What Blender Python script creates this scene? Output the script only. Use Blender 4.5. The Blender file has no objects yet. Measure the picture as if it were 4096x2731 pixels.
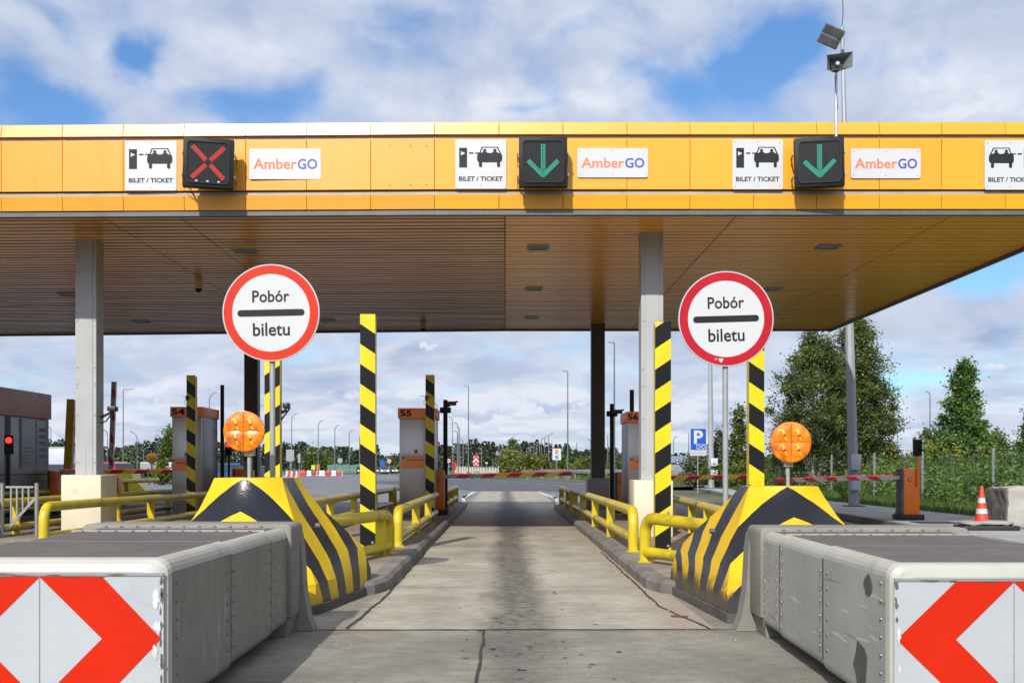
import bpy, bmesh, math, random
from mathutils import Vector, Matrix
R = random.Random(11)
C = bpy.context.scene.collection
SC = bpy.context.scene
F = 2600.0; CX = 1160.0; HY = 1072.0; CH = 1.5
RAD = math.radians

def gx(vx, D): return (vx - CX) * D / F
def gz(vy, D): return CH - (vy - HY) * D / F
def at(vx, vy, D): return (gx(vx, D), D, gz(vy, D))

# ------------------------------------------------------------------ mesh builder
class MB:
    def __init__(s):
        s.v = []; s.f = []; s.m = []; s.t = []; s.uv = {}
    def add(s, vs, fs, mi=0, tone=1.0):
        b = len(s.v)
        s.v.extend([tuple(p) for p in vs])
        for f in fs:
            s.f.append([b + i for i in f]); s.m.append(mi); s.t.append(tone)
    def box(s, x0, x1, y0, y1, z0, z1, mi=0):
        s.add([(x0,y0,z0),(x1,y0,z0),(x1,y1,z0),(x0,y1,z0),(x0,y0,z1),(x1,y0,z1),(x1,y1,z1),(x0,y1,z1)],
              [(0,3,2,1),(4,5,6,7),(0,1,5,4),(1,2,6,5),(2,3,7,6),(3,0,4,7)], mi)
        return s
    def bar(s, p0, p1, w, h, mi=0, up=(0,0,1)):
        p0 = Vector(p0); p1 = Vector(p1); d = (p1 - p0).normalized()
        a = d.cross(Vector(up))
        if a.length < 1e-4: a = d.cross(Vector((0,1,0)))
        a.normalize(); b = a.cross(d)
        a = a * w / 2; b = b * h / 2
        vs = [p0-a-b, p0+a-b, p0+a+b, p0-a+b, p1-a-b, p1+a-b, p1+a+b, p1-a+b]
        s.add(vs, [(0,3,2,1),(4,5,6,7),(0,1,5,4),(1,2,6,5),(2,3,7,6),(3,0,4,7)], mi)
        return s
    def tube(s, pts, r, n=10, mi=0, caps=True):
        P = [Vector(p) for p in pts]
        rr = r if isinstance(r, (list, tuple)) else [r] * len(P)
        T = []
        for i in range(len(P)):
            a = P[max(i-1, 0)]; b = P[min(i+1, len(P)-1)]
            T.append((b - a).normalized())
        u = T[0].cross(Vector((0,0,1)))
        if u.length < 1e-3: u = T[0].cross(Vector((0,1,0)))
        u.normalize(); vs = []
        for i, p in enumerate(P):
            u = (u - T[i] * u.dot(T[i])); u.normalize(); w = T[i].cross(u)
            for k in range(n):
                a = 2*math.pi*k/n
                vs.append(p + (u*math.cos(a) + w*math.sin(a)) * rr[i])
        fs = []
        for i in range(len(P)-1):
            for k in range(n):
                k2 = (k+1) % n
                fs.append((i*n+k, i*n+k2, (i+1)*n+k2, (i+1)*n+k))
        if caps:
            fs.append(tuple(range(n-1, -1, -1))); fs.append(tuple((len(P)-1)*n + k for k in range(n)))
        s.add(vs, fs, mi); return s
    def poly(s, pts, mi=0):
        s.add(pts, [tuple(range(len(pts)))], mi); return s
    def flat(s, pts2, y, mi=0):                       # a sheet facing -Y
        s.poly([(p[0], y, p[1]) for p in pts2], mi); return s
    def sheet(s, pts2, z, mi=0):                      # a sheet facing up
        s.poly([(p[0], p[1], z) for p in pts2], mi); return s
    def prism(s, pts2, y0, y1, mi=0):                 # (x,z) outline extruded along Y
        n = len(pts2)
        vs = [(p[0], y0, p[1]) for p in pts2] + [(p[0], y1, p[1]) for p in pts2]
        fs = [tuple(range(n)), tuple(range(2*n-1, n-1, -1))]
        for i in range(n):
            j = (i+1) % n; fs.append((i, i+n, j+n, j))
        s.add(vs, fs, mi); return s
    def prismz(s, pts2, z0, z1, mi=0, top=1.0):
        n = len(pts2)
        cx = sum(p[0] for p in pts2)/n; cy = sum(p[1] for p in pts2)/n
        vs = [(p[0], p[1], z0) for p in pts2] + [(cx+(p[0]-cx)*top, cy+(p[1]-cy)*top, z1) for p in pts2]
        fs = [tuple(range(n-1, -1, -1)), tuple(range(n, 2*n))]
        for i in range(n):
            j = (i+1) % n; fs.append((i, j, j+n, i+n))
        s.add(vs, fs, mi); return s
    def lathe(s, c, prof, n=24, axis='z', mi=0):      # prof: (radius, offset along axis)
        vs = []; fs = []
        for (r, h) in prof:
            for k in range(n):
                a = 2*math.pi*k/n; x = r*math.cos(a); y = r*math.sin(a)
                if axis == 'z': vs.append((c[0]+x, c[1]+y, c[2]+h))
                elif axis == 'y': vs.append((c[0]+x, c[1]+h, c[2]+y))
                else: vs.append((c[0]+h, c[1]+x, c[2]+y))
        for i in range(len(prof)-1):
            for k in range(n):
                k2 = (k+1) % n
                fs.append((i*n+k, i*n+k2, (i+1)*n+k2, (i+1)*n+k))
        fs.append(tuple(range(n-1, -1, -1))); fs.append(tuple((len(prof)-1)*n+k for k in range(n)))
        s.add(vs, fs, mi); return s
    def disc(s, x, y, z, r, n=16, mi=0):
        s.flat([(x + r*math.cos(2*math.pi*k/n), z + r*math.sin(2*math.pi*k/n)) for k in range(n)], y, mi); return s
    def rotate(s, M, i0=0):
        for i in range(i0, len(s.v)): s.v[i] = tuple(M @ Vector(s.v[i]))
        return s
    def build(s, name, mats, parent=None, origin=None, smooth=35, bevel=0, recalc=True, segs=2):
        me = bpy.data.meshes.new(name)
        o = wloc(parent) if parent is not None else Vector(origin or (0,0,0))
        me.from_pydata([(p[0]-o[0], p[1]-o[1], p[2]-o[2]) for p in s.v], [], s.f)
        if not isinstance(mats, (list, tuple)): mats = [mats]
        for m in mats: me.materials.append(m)
        if len(mats) > 1: me.polygons.foreach_set('material_index', s.m)
        if any(t != 1.0 for t in s.t):
            at_ = me.attributes.new('tone', 'FLOAT', 'FACE'); at_.data.foreach_set('value', s.t)
        if s.uv:
            ul = me.uv_layers.new(name='UVMap')
            for li, l in enumerate(me.loops):
                ul.data[li].uv = s.uv.get(l.vertex_index, (0,0))
        if recalc or bevel:
            bm = bmesh.new(); bm.from_mesh(me)
            if recalc: bmesh.ops.recalc_face_normals(bm, faces=bm.faces)
            if bevel:
                es = [e for e in bm.edges if len(e.link_faces) == 2 and e.calc_face_angle(0) > RAD(28)]
                bmesh.ops.bevel(bm, geom=es, offset=bevel, segments=segs, affect='EDGES', profile=0.5, clamp_overlap=True)
            bm.to_mesh(me); bm.free()
        if smooth:
            me.shade_smooth(); me.set_sharp_from_angle(angle=RAD(smooth))
        me.update()
        ob = bpy.data.objects.new(name, me); C.objects.link(ob)
        if parent is not None: ob.parent = parent
        else: ob.location = o
        return ob

def wloc(o):
    v = Vector((0,0,0))
    while o is not None:
        v = v + o.location; o = o.parent
    return v

def thing(name, label, cat, loc, group=None):
    o = bpy.data.objects.new(name, None); C.objects.link(o); o.location = loc; o.empty_display_size = .2
    return tag(o, label, cat, group)
def tag(o, label, cat, group=None):
    o['label'] = label; o['category'] = cat
    if group: o['group'] = group
    return o
def struct(o, kind='structure', label=None):
    o['kind'] = kind
    if label: o['label'] = label
    return o
def kids(o): return [c for c in bpy.data.objects if c.parent == o]
def dup(o, loc, label=None, rotz=None, scale=None, parent=None):
    c = o.copy(); C.objects.link(c)
    if parent is not None: c.parent = parent
    else:
        c.location = loc
        if label: c['label'] = label
        if rotz is not None: c.rotation_euler = (0,0,rotz)
        if scale is not None: c.scale = scale
    for k in KIDS.get(o.name, None) or kids(o): dup(k, None, parent=c)
    return c
KIDS = {}

def rrect(cx, cz, w, h, r, n=5):
    pts = []
    for (sx, sz, a0) in ((1,-1,-90),(1,1,0),(-1,1,90),(-1,-1,180)):
        for k in range(n+1):
            a = RAD(a0 + 90*k/n)
            pts.append((cx + sx*(w/2-r) + r*math.cos(a), cz + sz*(h/2-r) + r*math.sin(a)))
    return pts
def circ(cx, cz, r, n=24, a0=0, a1=360):
    full = abs(a1-a0) >= 360
    m = n if full else n+1
    return [(cx + r*math.cos(RAD(a0+(a1-a0)*k/n)), cz + r*math.sin(RAD(a0+(a1-a0)*k/n))) for k in range(m)]

# ------------------------------------------------------------------ lettering
def text(body, x0, x1, z0, z1, y, mat, parent, bold=0.0, name='lettering', rot=0, side=None):
    cu = bpy.data.curves.new('lettering', 'FONT'); cu.body = body; cu.size = 1; cu.offset = bold; cu.resolution_u = 3
    ob = bpy.data.objects.new('lettering', cu); C.objects.link(ob)
    dg = bpy.context.evaluated_depsgraph_get(); dg.update()
    me = bpy.data.meshes.new_from_object(ob.evaluated_get(dg))
    bpy.data.objects.remove(ob)
    xs = [v.co.x for v in me.vertices]; ys = [v.co.y for v in me.vertices]
    a, b, c, d = min(xs), max(xs), min(ys), max(ys)
    cx, cz = (x0+x1)/2, (z0+z1)/2; o = wloc(parent); rr = RAD(rot)
    for v in me.vertices:
        X = (v.co.x-(a+b)/2)/(b-a)*(x1-x0); Z = (v.co.y-(c+d)/2)/(d-c)*(z1-z0)
        X, Z = X*math.cos(rr)-Z*math.sin(rr), X*math.sin(rr)+Z*math.cos(rr)
        v.co = Vector((cx+X, y, cz+Z)) - o
    me.materials.clear(); me.materials.append(mat)
    me.name = name
    t = bpy.data.objects.new(name, me); C.objects.link(t); t.parent = parent
    return t

# ------------------------------------------------------------------ materials
def nt_new(name):
    m = bpy.data.materials.new(name); m.use_nodes = True
    nt = m.node_tree
    return m, nt, nt.nodes['Principled BSDF']
def node(nt, t, **kw):
    n = nt.nodes.new(t)
    for k, v in kw.items():
        if k.startswith('i_'):
            key = k[2:]; key = int(key) if key.isdigit() else key.replace('_', ' ')
            n.inputs[key].default_value = v
        else: setattr(n, k, v)
    return n
def mth(nt, op, a, b=None, c=None, clamp=False):
    n = nt.nodes.new('ShaderNodeMath'); n.operation = op; n.use_clamp = clamp
    for i, x in enumerate((a, b, c)):
        if x is None: continue
        if isinstance(x, (int, float)): n.inputs[i].default_value = x
        else: nt.links.new(x, n.inputs[i])
    return n.outputs[0]
def mix(nt, fac, a, b, blend='MIX'):
    n = nt.nodes.new('ShaderNodeMix'); n.data_type = 'RGBA'; n.blend_type = blend
    for idx, x in ((0, fac), (6, a), (7, b)):
        if isinstance(x, (int, float)): n.inputs[idx].default_value = x
        elif isinstance(x, (tuple, list)): n.inputs[idx].default_value = (x[0], x[1], x[2], 1)
        else: nt.links.new(x, n.inputs[idx])
    return n.outputs[2]
def sstep(nt, x, a, b, o0=0.0, o1=1.0):
    n = nt.nodes.new('ShaderNodeMapRange'); n.interpolation_type = 'SMOOTHSTEP'
    nt.links.new(x, n.inputs[0]); n.inputs[1].default_value = a; n.inputs[2].default_value = b
    n.inputs[3].default_value = o0; n.inputs[4].default_value = o1
    return n.outputs[0]
def noisen(nt, vec, scale, detail=5, rough=.55, dist=0, out=0):
    n = nt.nodes.new('ShaderNodeTexNoise'); n.inputs['Scale'].default_value = scale; n.inputs['Detail'].default_value = detail
    n.inputs['Roughness'].default_value = rough; n.inputs['Distortion'].default_value = dist
    if vec is not None: nt.links.new(vec, n.inputs['Vector'])
    return n.outputs[out]
def scalev(nt, vec, sx, sy, sz):
    n = nt.nodes.new('ShaderNodeMapping'); n.inputs['Scale'].default_value = (sx, sy, sz); nt.links.new(vec, n.inputs['Vector'])
    return n.outputs[0]
def bumpn(nt, p, h, strength, dist=.01):
    b = nt.nodes.new('ShaderNodeBump'); b.inputs['Strength'].default_value = strength; b.inputs['Distance'].default_value = dist
    nt.links.new(h, b.inputs['Height']); nt.links.new(b.outputs[0], p.inputs['Normal'])

def M(name, col, rough=.5, metal=0, var=.1, scale=3, bump=0, bscale=60, dirt=0, dcol=(.05,.045,.04), dscale=2.2, dst=(1,1,1), coat=0, emis=0, rvar=.06, world=False, k=.67, spec=None, scratch=None, tone=False):
    if emis: k = 1
    col = tuple(c_*k for c_ in col); dcol = tuple(c_*k for c_ in dcol)
    m, nt, p = nt_new(name)
    tc = nt.nodes.new('ShaderNodeTexCoord'); vec = tc.outputs['Object']
    if world: vec = nt.nodes.new('ShaderNodeNewGeometry').outputs['Position']
    n1 = noisen(nt, vec, scale, 6, .6)
    k = sstep(nt, n1, .25, .75, 1-var, 1+var)
    n = nt.nodes.new('ShaderNodeVectorMath'); n.operation = 'SCALE'; n.inputs[0].default_value = col; nt.links.new(k, n.inputs['Scale'])
    c = n.outputs[0]
    if dirt:
        dv = scalev(nt, vec, *dst)
        d = noisen(nt, dv, dscale, 8, .68, .4)
        d = sstep(nt, d, .62-dirt*.35, .80, 0, min(1, .35+dirt))
        c = mix(nt, d, c, dcol)
    if scratch:
        s1 = sstep(nt, noisen(nt, scalev(nt, vec, *scratch), 1.0, 3, .5, .15), .655, .675, 0, .45)
        s2 = sstep(nt, noisen(nt, scalev(nt, vec, scratch[0]*.6, scratch[1]*.55, scratch[2]*.7), 1.3, 3, .5, .3), .67, .70, 0, .5)
        c = mix(nt, s1, c, tuple(min(1, q*1.9) for q in col)); c = mix(nt, s2, c, tuple(q*.35 for q in col))
    if tone:
        ta = nt.nodes.new('ShaderNodeAttribute'); ta.attribute_name = 'tone'
        tn = nt.nodes.new('ShaderNodeVectorMath'); tn.operation = 'SCALE'; nt.links.new(c, tn.inputs[0]); nt.links.new(ta.outputs['Fac'], tn.inputs['Scale']); c = tn.outputs[0]
    nt.links.new(c, p.inputs['Base Color'])
    r = sstep(nt, noisen(nt, vec, scale*4+3, 4), .3, .7, max(.02, rough-rvar), min(1, rough+rvar))
    nt.links.new(r, p.inputs['Roughness'])
    p.inputs['Metallic'].default_value = metal
    if spec is not None: p.inputs['Specular IOR Level'].default_value = spec
    if coat: p.inputs['Coat Weight'].default_value = coat; p.inputs['Coat Roughness'].default_value = .12
    if bump:
        h = noisen(nt, vec, bscale, 6, .65)
        bumpn(nt, p, h, bump)
    if emis:
        nt.links.new(c, p.inputs['Emission Color']); p.inputs['Emission Strength'].default_value = emis
    return m

def stripes_mat(name, ca, cb, mode, slope=.67, P=.656, phase=0.0, rough=.35, dirt=.25, gloss_black=None):
    ca = tuple(c_*.64 for c_ in ca)
    m, nt, p = nt_new(name)
    tc = nt.nodes.new('ShaderNodeTexCoord')
    sp = nt.nodes.new('ShaderNodeSeparateXYZ')
    vec = tc.outputs['Object']
    nt.links.new(tc.outputs['UV'] if mode == 'uv' else vec, sp.inputs[0])
    wob = mth(nt, 'MULTIPLY', mth(nt, 'SUBTRACT', noisen(nt, vec, 9, 3), .5), .012)
    if mode == 'uv': t = mth(nt, 'SUBTRACT', sp.outputs[1], sp.outputs[0])
    else: t = mth(nt, 'ADD', sp.outputs[2], mth(nt, 'MULTIPLY', sp.outputs[0], slope))
    t = mth(nt, 'ADD', t, wob)
    fr = mth(nt, 'FRACT', mth(nt, 'ADD', mth(nt, 'DIVIDE', t, P), 20+phase))
    msk = mth(nt, 'LESS_THAN', fr, .5)
    var = sstep(nt, noisen(nt, vec, 2.5, 6), .3, .7, .9, 1.08)
    c = mix(nt, msk, ca, cb)
    n = nt.nodes.new('ShaderNodeVectorMath'); n.operation = 'SCALE'; nt.links.new(c, n.inputs[0]); nt.links.new(var, n.inputs['Scale'])
    chips = sstep(nt, noisen(nt, vec, 22, 5, .7), .72, .745)
    c = mix(nt, mth(nt, 'MULTIPLY', chips, .7), n.outputs[0], (.24, .2, .12))
    d = sstep(nt, noisen(nt, scalev(nt, vec, 1, 1, .35), 5, 8, .7), .55, .8, 0, dirt)
    c = mix(nt, d, c, (.07, .06, .05))
    if mode == 'uv':                                   # scuffed, blackened foot of the concrete bumper
        gz_ = nt.nodes.new('ShaderNodeSeparateXYZ'); nt.links.new(vec, gz_.inputs[0])
        nn = noisen(nt, vec, 4.5, 7, .7)
        low = sstep(nt, mth(nt, 'ADD', gz_.outputs[2], mth(nt, 'MULTIPLY', nn, .5)), .45 if gloss_black else .33, .62 if gloss_black else .5, .92 if gloss_black else .25, 0)
        if gloss_black: low = mth(nt, 'MULTIPLY', low, sstep(nt, gz_.outputs[0], -.78, -.50, 1, .0))
        c = mix(nt, low, c, (.035, .033, .03))
    nt.links.new(c, p.inputs['Base Color'])
    nt.links.new(sstep(nt, msk, 0, 1, rough+.08, rough-.08), p.inputs['Roughness'])
    nt.links.new(sstep(nt, msk, 0, 1, .3, .28 if mode == 'uv' else .2), p.inputs['Specular IOR Level'])
    bumpn(nt, p, noisen(nt, vec, 14 if mode == 'uv' else 30, 5, .6), .25 if mode == 'uv' else .12, .02)
    return m

def leaf_mat(name, c0, c1, trans=.35):
    m, nt, p = nt_new(name)
    a = nt.nodes.new('ShaderNodeAttribute'); a.attribute_name = 'tone'
    geo = nt.nodes.new('ShaderNodeNewGeometry')
    n = noisen(nt, geo.outputs['Position'], .8, 4, .6)
    f = mth(nt, 'MULTIPLY', a.outputs['Fac'], sstep(nt, n, .3, .7, .7, 1.3), clamp=True)
    c = mix(nt, f, c0, c1)
    nt.links.new(c, p.inputs['Base Color']); p.inputs['Roughness'].default_value = .5
    tr = nt.nodes.new('ShaderNodeBsdfTranslucent'); nt.links.new(mix(nt, 1.0, c, (1.0, 1.1, .45), 'MULTIPLY'), tr.inputs[0])
    ms = nt.nodes.new('ShaderNodeMixShader'); ms.inputs[0].default_value = trans
    nt.links.new(p.outputs[0], ms.inputs[1]); nt.links.new(tr.outputs[0], ms.inputs[2])
    nt.links.new(ms.outputs[0], nt.nodes['Material Output'].inputs[0])
    return m

K = {}
K['fascia_a'] = M('fascia_paint_warm', (.92,.395,.030), .33, var=.035, scale=.5, dirt=.16, dcol=(.62,.26,.03), dscale=1.6, dst=(5,1,.35), rvar=.02, tone=True)
K['fascia_b'] = M('fascia_paint_yellow', (.94,.43,.014), .33, var=.035, scale=.5, dirt=.16, dcol=(.66,.28,.015), dscale=1.6, dst=(5,1,.35), rvar=.02, tone=True)
K['greystrip'] = M('fascia_grey', (.42,.41,.38), .5, var=.15, scale=3)
K['darkgap'] = M('dark_gap', (.03,.027,.022), .7)
K['trim'] = M('edge_trim_grey', (.13,.13,.125), .45, var=.2)
K['roofing'] = M('roof_membrane', (.18,.18,.18), .8)
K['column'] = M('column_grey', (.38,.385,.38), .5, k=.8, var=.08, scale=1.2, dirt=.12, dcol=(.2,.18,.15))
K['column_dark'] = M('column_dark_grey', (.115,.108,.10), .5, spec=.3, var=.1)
K['plinth'] = M('cream_concrete', (.68,.61,.44), .75, k=.75, var=.06, bump=.2, bscale=40, dirt=.16, dcol=(.33,.25,.16), dscale=3)
K['yel'] = M('yellow_rail_paint', (.74,.56,.014), .38, var=.12, scale=4, dirt=.52, dcol=(.13,.10,.03), dscale=3.5, dst=(1,.5,1), bump=.15, bscale=30)
K['yelp'] = M('yellow_post_paint', (.80,.62,.012), .38, var=.08, dirt=.15, dcol=(.2,.15,.03))
K['white'] = M('sign_white', (.66,.67,.67), .32, var=.02, dirt=.03, dcol=(.5,.5,.48), rvar=.03)
K['reflwhite'] = M('reflective_white', (.50,.53,.555), .35, var=.05, scale=1.5, dirt=.14, dcol=(.34,.35,.35), rvar=.03)
K['reflred'] = M('reflective_red', (.66,.024,.006), .4, spec=.12, var=.06, scale=1.5, dirt=.06, dcol=(.5,.04,.02), rvar=.03)
K['red_a'] = M('sign_red_orange', (.68,.040,.014), .35, spec=.2, var=.06, rvar=.03)
K['red_b'] = M('sign_red', (.52,.012,.026), .35, spec=.2, var=.1, rvar=.03)
K['black'] = M('sign_black', (.018,.018,.02), .5, spec=.2)
K['picto'] = M('pictogram_grey', (.020,.021,.025), .5, spec=.2)
K['torange'] = M('letter_orange', (.86,.17,.03), .4)
K['torange_pale'] = M('letter_orange_faded', (.88,.22,.075), .4)
K['tblue'] = M('letter_blue', (.035,.06,.42), .4)
K['housing'] = M('signal_housing', (.011,.012,.013), .55, spec=.22, var=.08, rvar=.03)
K['lens'] = M('signal_lens', (.008,.010,.011), .4, spec=.18, var=.05, rvar=.02)
K['ledred'] = M('led_red', (1,.03,.02), .4, var=0, emis=1.7)
K['ledgreen'] = M('led_green', (.012,.62,.40), .4, var=0, emis=.75)
K['lampred'] = M('signal_lamp_red', (1,.02,.01), .4, var=0, emis=3)
K['ledoff'] = M('led_off', (.06,.06,.06), .5)
K['galv'] = M('galvanised_steel', (.42,.43,.44), .42, metal=.6, var=.1, scale=4)
K['pole'] = M('galvanised_pole', (.40,.41,.42), .5, metal=.25, var=.12, scale=5)
K['mast'] = M('lamp_mast_grey', (.30,.32,.335), .5, k=.9, metal=.2, var=.1, scale=1.5)
K['lamp_pole'] = M('lamp_pole_grey', (.15,.16,.17), .55, metal=.1, var=.1)
K['alu'] = M('aluminium', (.75,.76,.78), .35, metal=.7, var=.08)
K['amber'] = M('amber_plastic', (.98,.235,.003), .14, var=.5, scale=11, coat=.5, rvar=.03, k=.66)
K['amberdeep'] = M('amber_deep', (.40,.12,.004), .25, var=.2)
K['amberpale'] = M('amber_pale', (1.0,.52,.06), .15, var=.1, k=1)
K['amberback'] = M('amber_back_shell', (.72,.32,.01), .45, var=.1)
K['orange'] = M('cabinet_orange', (.74,.165,.006), .42, var=.06, dirt=.08, dcol=(.25,.07,.02), rvar=.05, k=.95)
K['hdr'] = M('booth_header_orange', (.98,.26,.05), .45, var=.04, dirt=.05, dcol=(.3,.1,.05), rvar=.03, k=1)
K['steel'] = M('brushed_steel', (.36,.35,.325), .33, metal=.6, var=.03, scale=1, dst=(4,4,.5), dirt=.1, dcol=(.22,.21,.19), rvar=.012, k=1)
K['steelside'] = M('booth_side_panel', (.33,.33,.33), .42, metal=.5, var=.04, rvar=.03)
K['blackpost'] = M('black_post', (.012,.012,.014), .5, spec=.25)
K['camera_black'] = M('camera_black', (.018,.018,.02), .4)
K['posterorange'] = M('poster_orange', (.85,.27,.055), .5, var=.04, k=1)
K['posterblue'] = M('poster_blue', (.03,.06,.2), .4)
K['stickyel'] = M('sticker_yellow', (.62,.55,.16), .5)
K['plastic_pale'] = M('cushion_plastic_pale', (.45,.44,.385), .55, scratch=(1,1.6,24), var=.12, scale=1.3, dirt=.2, dcol=(.22,.21,.185), dscale=3, dst=(1,.25,1), bump=.1, bscale=45)
K['plastic'] = M('cushion_plastic', (.24,.235,.205), .55, scratch=(1,9,1.4), var=.12, scale=1.3, dirt=.25, dcol=(.15,.14,.125), dscale=3, dst=(1,1,.25), bump=.1, bscale=45)
K['plastic_lite'] = M('cushion_cream_edge', (.52,.51,.44), .42, var=.08, scale=2, dirt=.26, dcol=(.26,.235,.19), rvar=.05)
K['rubber'] = M('cushion_top_cover', (.125,.108,.095), .62, var=.18, scale=1.6, dirt=.2, dcol=(.20,.185,.16), dscale=4, bump=.12, bscale=50)
K['seam'] = M('seam_light', (.40,.39,.37), .5)
K['rivet'] = M('rivet_steel', (.20,.19,.17), .4, metal=.6)
K['backconc'] = M('backup_concrete', (.26,.24,.205), .8, var=.12, scale=2.5, bump=.3, bscale=35, dirt=.25, dcol=(.25,.22,.18))
K['box_grey'] = M('junction_box_grey', (.62,.64,.65), .5, var=.06)
K['flake'] = M('torn_foil', (.72,.72,.70), .4, var=.2)
K['scuff'] = M('dark_scuff', (.10,.10,.095), .6, var=.3)
K['car_red'] = M('car_paint_red', (.36,.03,.07), .25, var=.03, coat=.5)
K['car_blue'] = M('car_paint_blue', (.04,.09,.24), .25, var=.03, coat=.5)
K['car_white'] = M('car_paint_white', (.62,.64,.66), .3, var=.03, coat=.4)
K['car_dark'] = M('car_paint_dark', (.03,.035,.045), .25, var=.03, coat=.5)
K['car_silver'] = M('car_paint_silver', (.35,.37,.39), .3, metal=.3, var=.03, coat=.4)
K['glass'] = M('window_glass', (.03,.045,.055), .06, var=.05, rvar=.02)
K['tyre'] = M('tyre_rubber', (.02,.02,.02), .8)
K['headl'] = M('headlight_lit', (1,.97,.9), .3, var=0, emis=1.5)
K['tail'] = M('tail_lamp', (.3,.01,.01), .3)
K['truckbox'] = M('lorry_box_white', (.58,.60,.63), .5, var=.03)
K['kiosk'] = M('kiosk_panel', (.24,.24,.235), .4, k=1, metal=.4, var=.04, rvar=.03)
K['kioskdark'] = M('kiosk_gap', (.05,.05,.05), .6)
K['kioskhdr'] = M('kiosk_header', (.52,.31,.295), .55, var=.08, k=1)
K['kioskposter'] = M('kiosk_poster', (.025,.045,.12), .2, var=.05, rvar=.02)
K['paleprint'] = M('poster_print', (.16,.17,.19), .5)
K['barr_red'] = M('barrier_red', (.58,.025,.025), .45, var=.1)
K['barr_white'] = M('barrier_white', (.66,.64,.60), .5, var=.08, dirt=.15, dcol=(.4,.36,.3))
K['boomgrey'] = M('boom_grey', (.42,.41,.40), .45, k=1, var=.1)
K['boomlime'] = M('boom_lime', (.70,.76,.02), .4, k=1, var=.06)
K['boomred'] = M('boom_red', (.42,.014,.018), .4, k=1, var=.1)
K['boomlight'] = M('boom_light_strip', (.95,.04,.03), .4, var=0, emis=.35)
K['signblue'] = M('sign_blue', (.008,.10,.55), .3, var=.04)
K['conered'] = M('cone_red', (.75,.06,.03), .45, var=.06)
K['tarp'] = M('tarpaulin', (.46,.44,.39), .7, var=.07, scale=2, bump=.5, bscale=9, dirt=.12, dcol=(.34,.31,.26))
K['tarpdark'] = M('tarpaulin_dark', (.17,.16,.15), .6, var=.2, scale=3, bump=.5, bscale=9)
K['bag'] = M('sandbag', (.42,.39,.34), .8, var=.12, bump=.5, bscale=20)
K['blackrub'] = M('black_rubber', (.022,.022,.022), .7, var=.2)
K['bark'] = M('bark_brown', (.10,.075,.055), .9, var=.3, scale=6)
K['birchbark'] = M('bark_birch', (.42,.40,.36), .8, var=.35, scale=5)
K['leaf_birch'] = leaf_mat('leaf_birch', (.030,.048,.010), (.145,.180,.036))
K['leaf_poplar'] = leaf_mat('leaf_poplar', (.034,.080,.014), (.140,.235,.040))
K['leaf_willow'] = leaf_mat('leaf_willow', (.085,.105,.026), (.21,.235,.065))
K['leaf_dark'] = leaf_mat('leaf_dark', (.012,.024,.010), (.040,.062,.018), .15)
K['leaf_bush'] = leaf_mat('leaf_bush', (.060,.080,.010), (.165,.170,.020))
K['leaf_green'] = leaf_mat('leaf_green', (.035,.070,.012), (.115,.165,.028))
K['leaf_silver'] = leaf_mat('leaf_silver', (.060,.075,.045), (.15,.17,.10))
K['leaf_flower'] = leaf_mat('leaf_flower', (.30,.22,.012), (.50,.36,.02))
K['wire'] = M('fence_wire', (.07,.075,.07), .7)
K['fencepost'] = M('fence_post', (.30,.31,.31), .5, metal=.3, var=.1)
K['greenwall'] = M('noise_wall_green', (.09,.22,.16), .6, var=.12)
K['greysheet'] = M('warehouse_grey', (.30,.32,.35), .6, var=.08)
K['nosegreen'] = M('marker_green', (.015,.20,.085), .5, var=.08)
K['signback'] = M('sign_back_grey', (.33,.34,.35), .5, metal=.3, var=.06)
K['marking'] = M('road_paint_white', (.62,.60,.55), .7, var=.1, dirt=.3, dcol=(.3,.29,.27), dscale=4)
K['jointfill'] = M('joint_bitumen', (.04,.038,.035), .7, var=.2)
for k_, sl in (('pyl_r', .67), ('pyl_l', -.67)):
    K[k_] = stripes_mat('pylon_stripe_'+('falling' if sl > 0 else 'rising'), (.86,.69,.008), (.010,.010,.011), 'z', slope=sl)
K['bump_a'] = stripes_mat('bumper_chevron', (.88,.58,.004), (.011,.012,.015), 'uv', P=.76, rough=.34, dirt=.12)
K['bump_b'] = stripes_mat('bumper_chevron_scuffed', (.90,.55,.004), (.011,.011,.013), 'uv', P=.76, rough=.32, dirt=.12, gloss_black=True)

def soffit_mat(name, col, soot):
    m, nt, p = nt_new(name)
    pos = nt.nodes.new('ShaderNodeNewGeometry').outputs['Position']
    n = noisen(nt, scalev(nt, pos, .35, 3.2, 1), 1.0, 5, .6)
    c = mix(nt, sstep(nt, n, .3, .7, 0, .40), col, (col[0]*.78, col[1]*.72, col[2]*.8))
    st = noisen(nt, scalev(nt, pos, .22, .9, 1), 1.0, 7, .65, .3)
    c = mix(nt, sstep(nt, st, .60-soot*.22, .78, 0, .25+soot*.62), c, (.055,.035,.02))
    nt.links.new(c, p.inputs['Base Color']); p.inputs['Roughness'].default_value = .25; p.inputs['Specular IOR Level'].default_value = .3
    return m
K['soff_l'] = soffit_mat('soffit_sooty', (.84,.42,.065), .72)
K['soff_r'] = soffit_mat('soffit_orange', (.98,.46,.035), .06)

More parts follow.
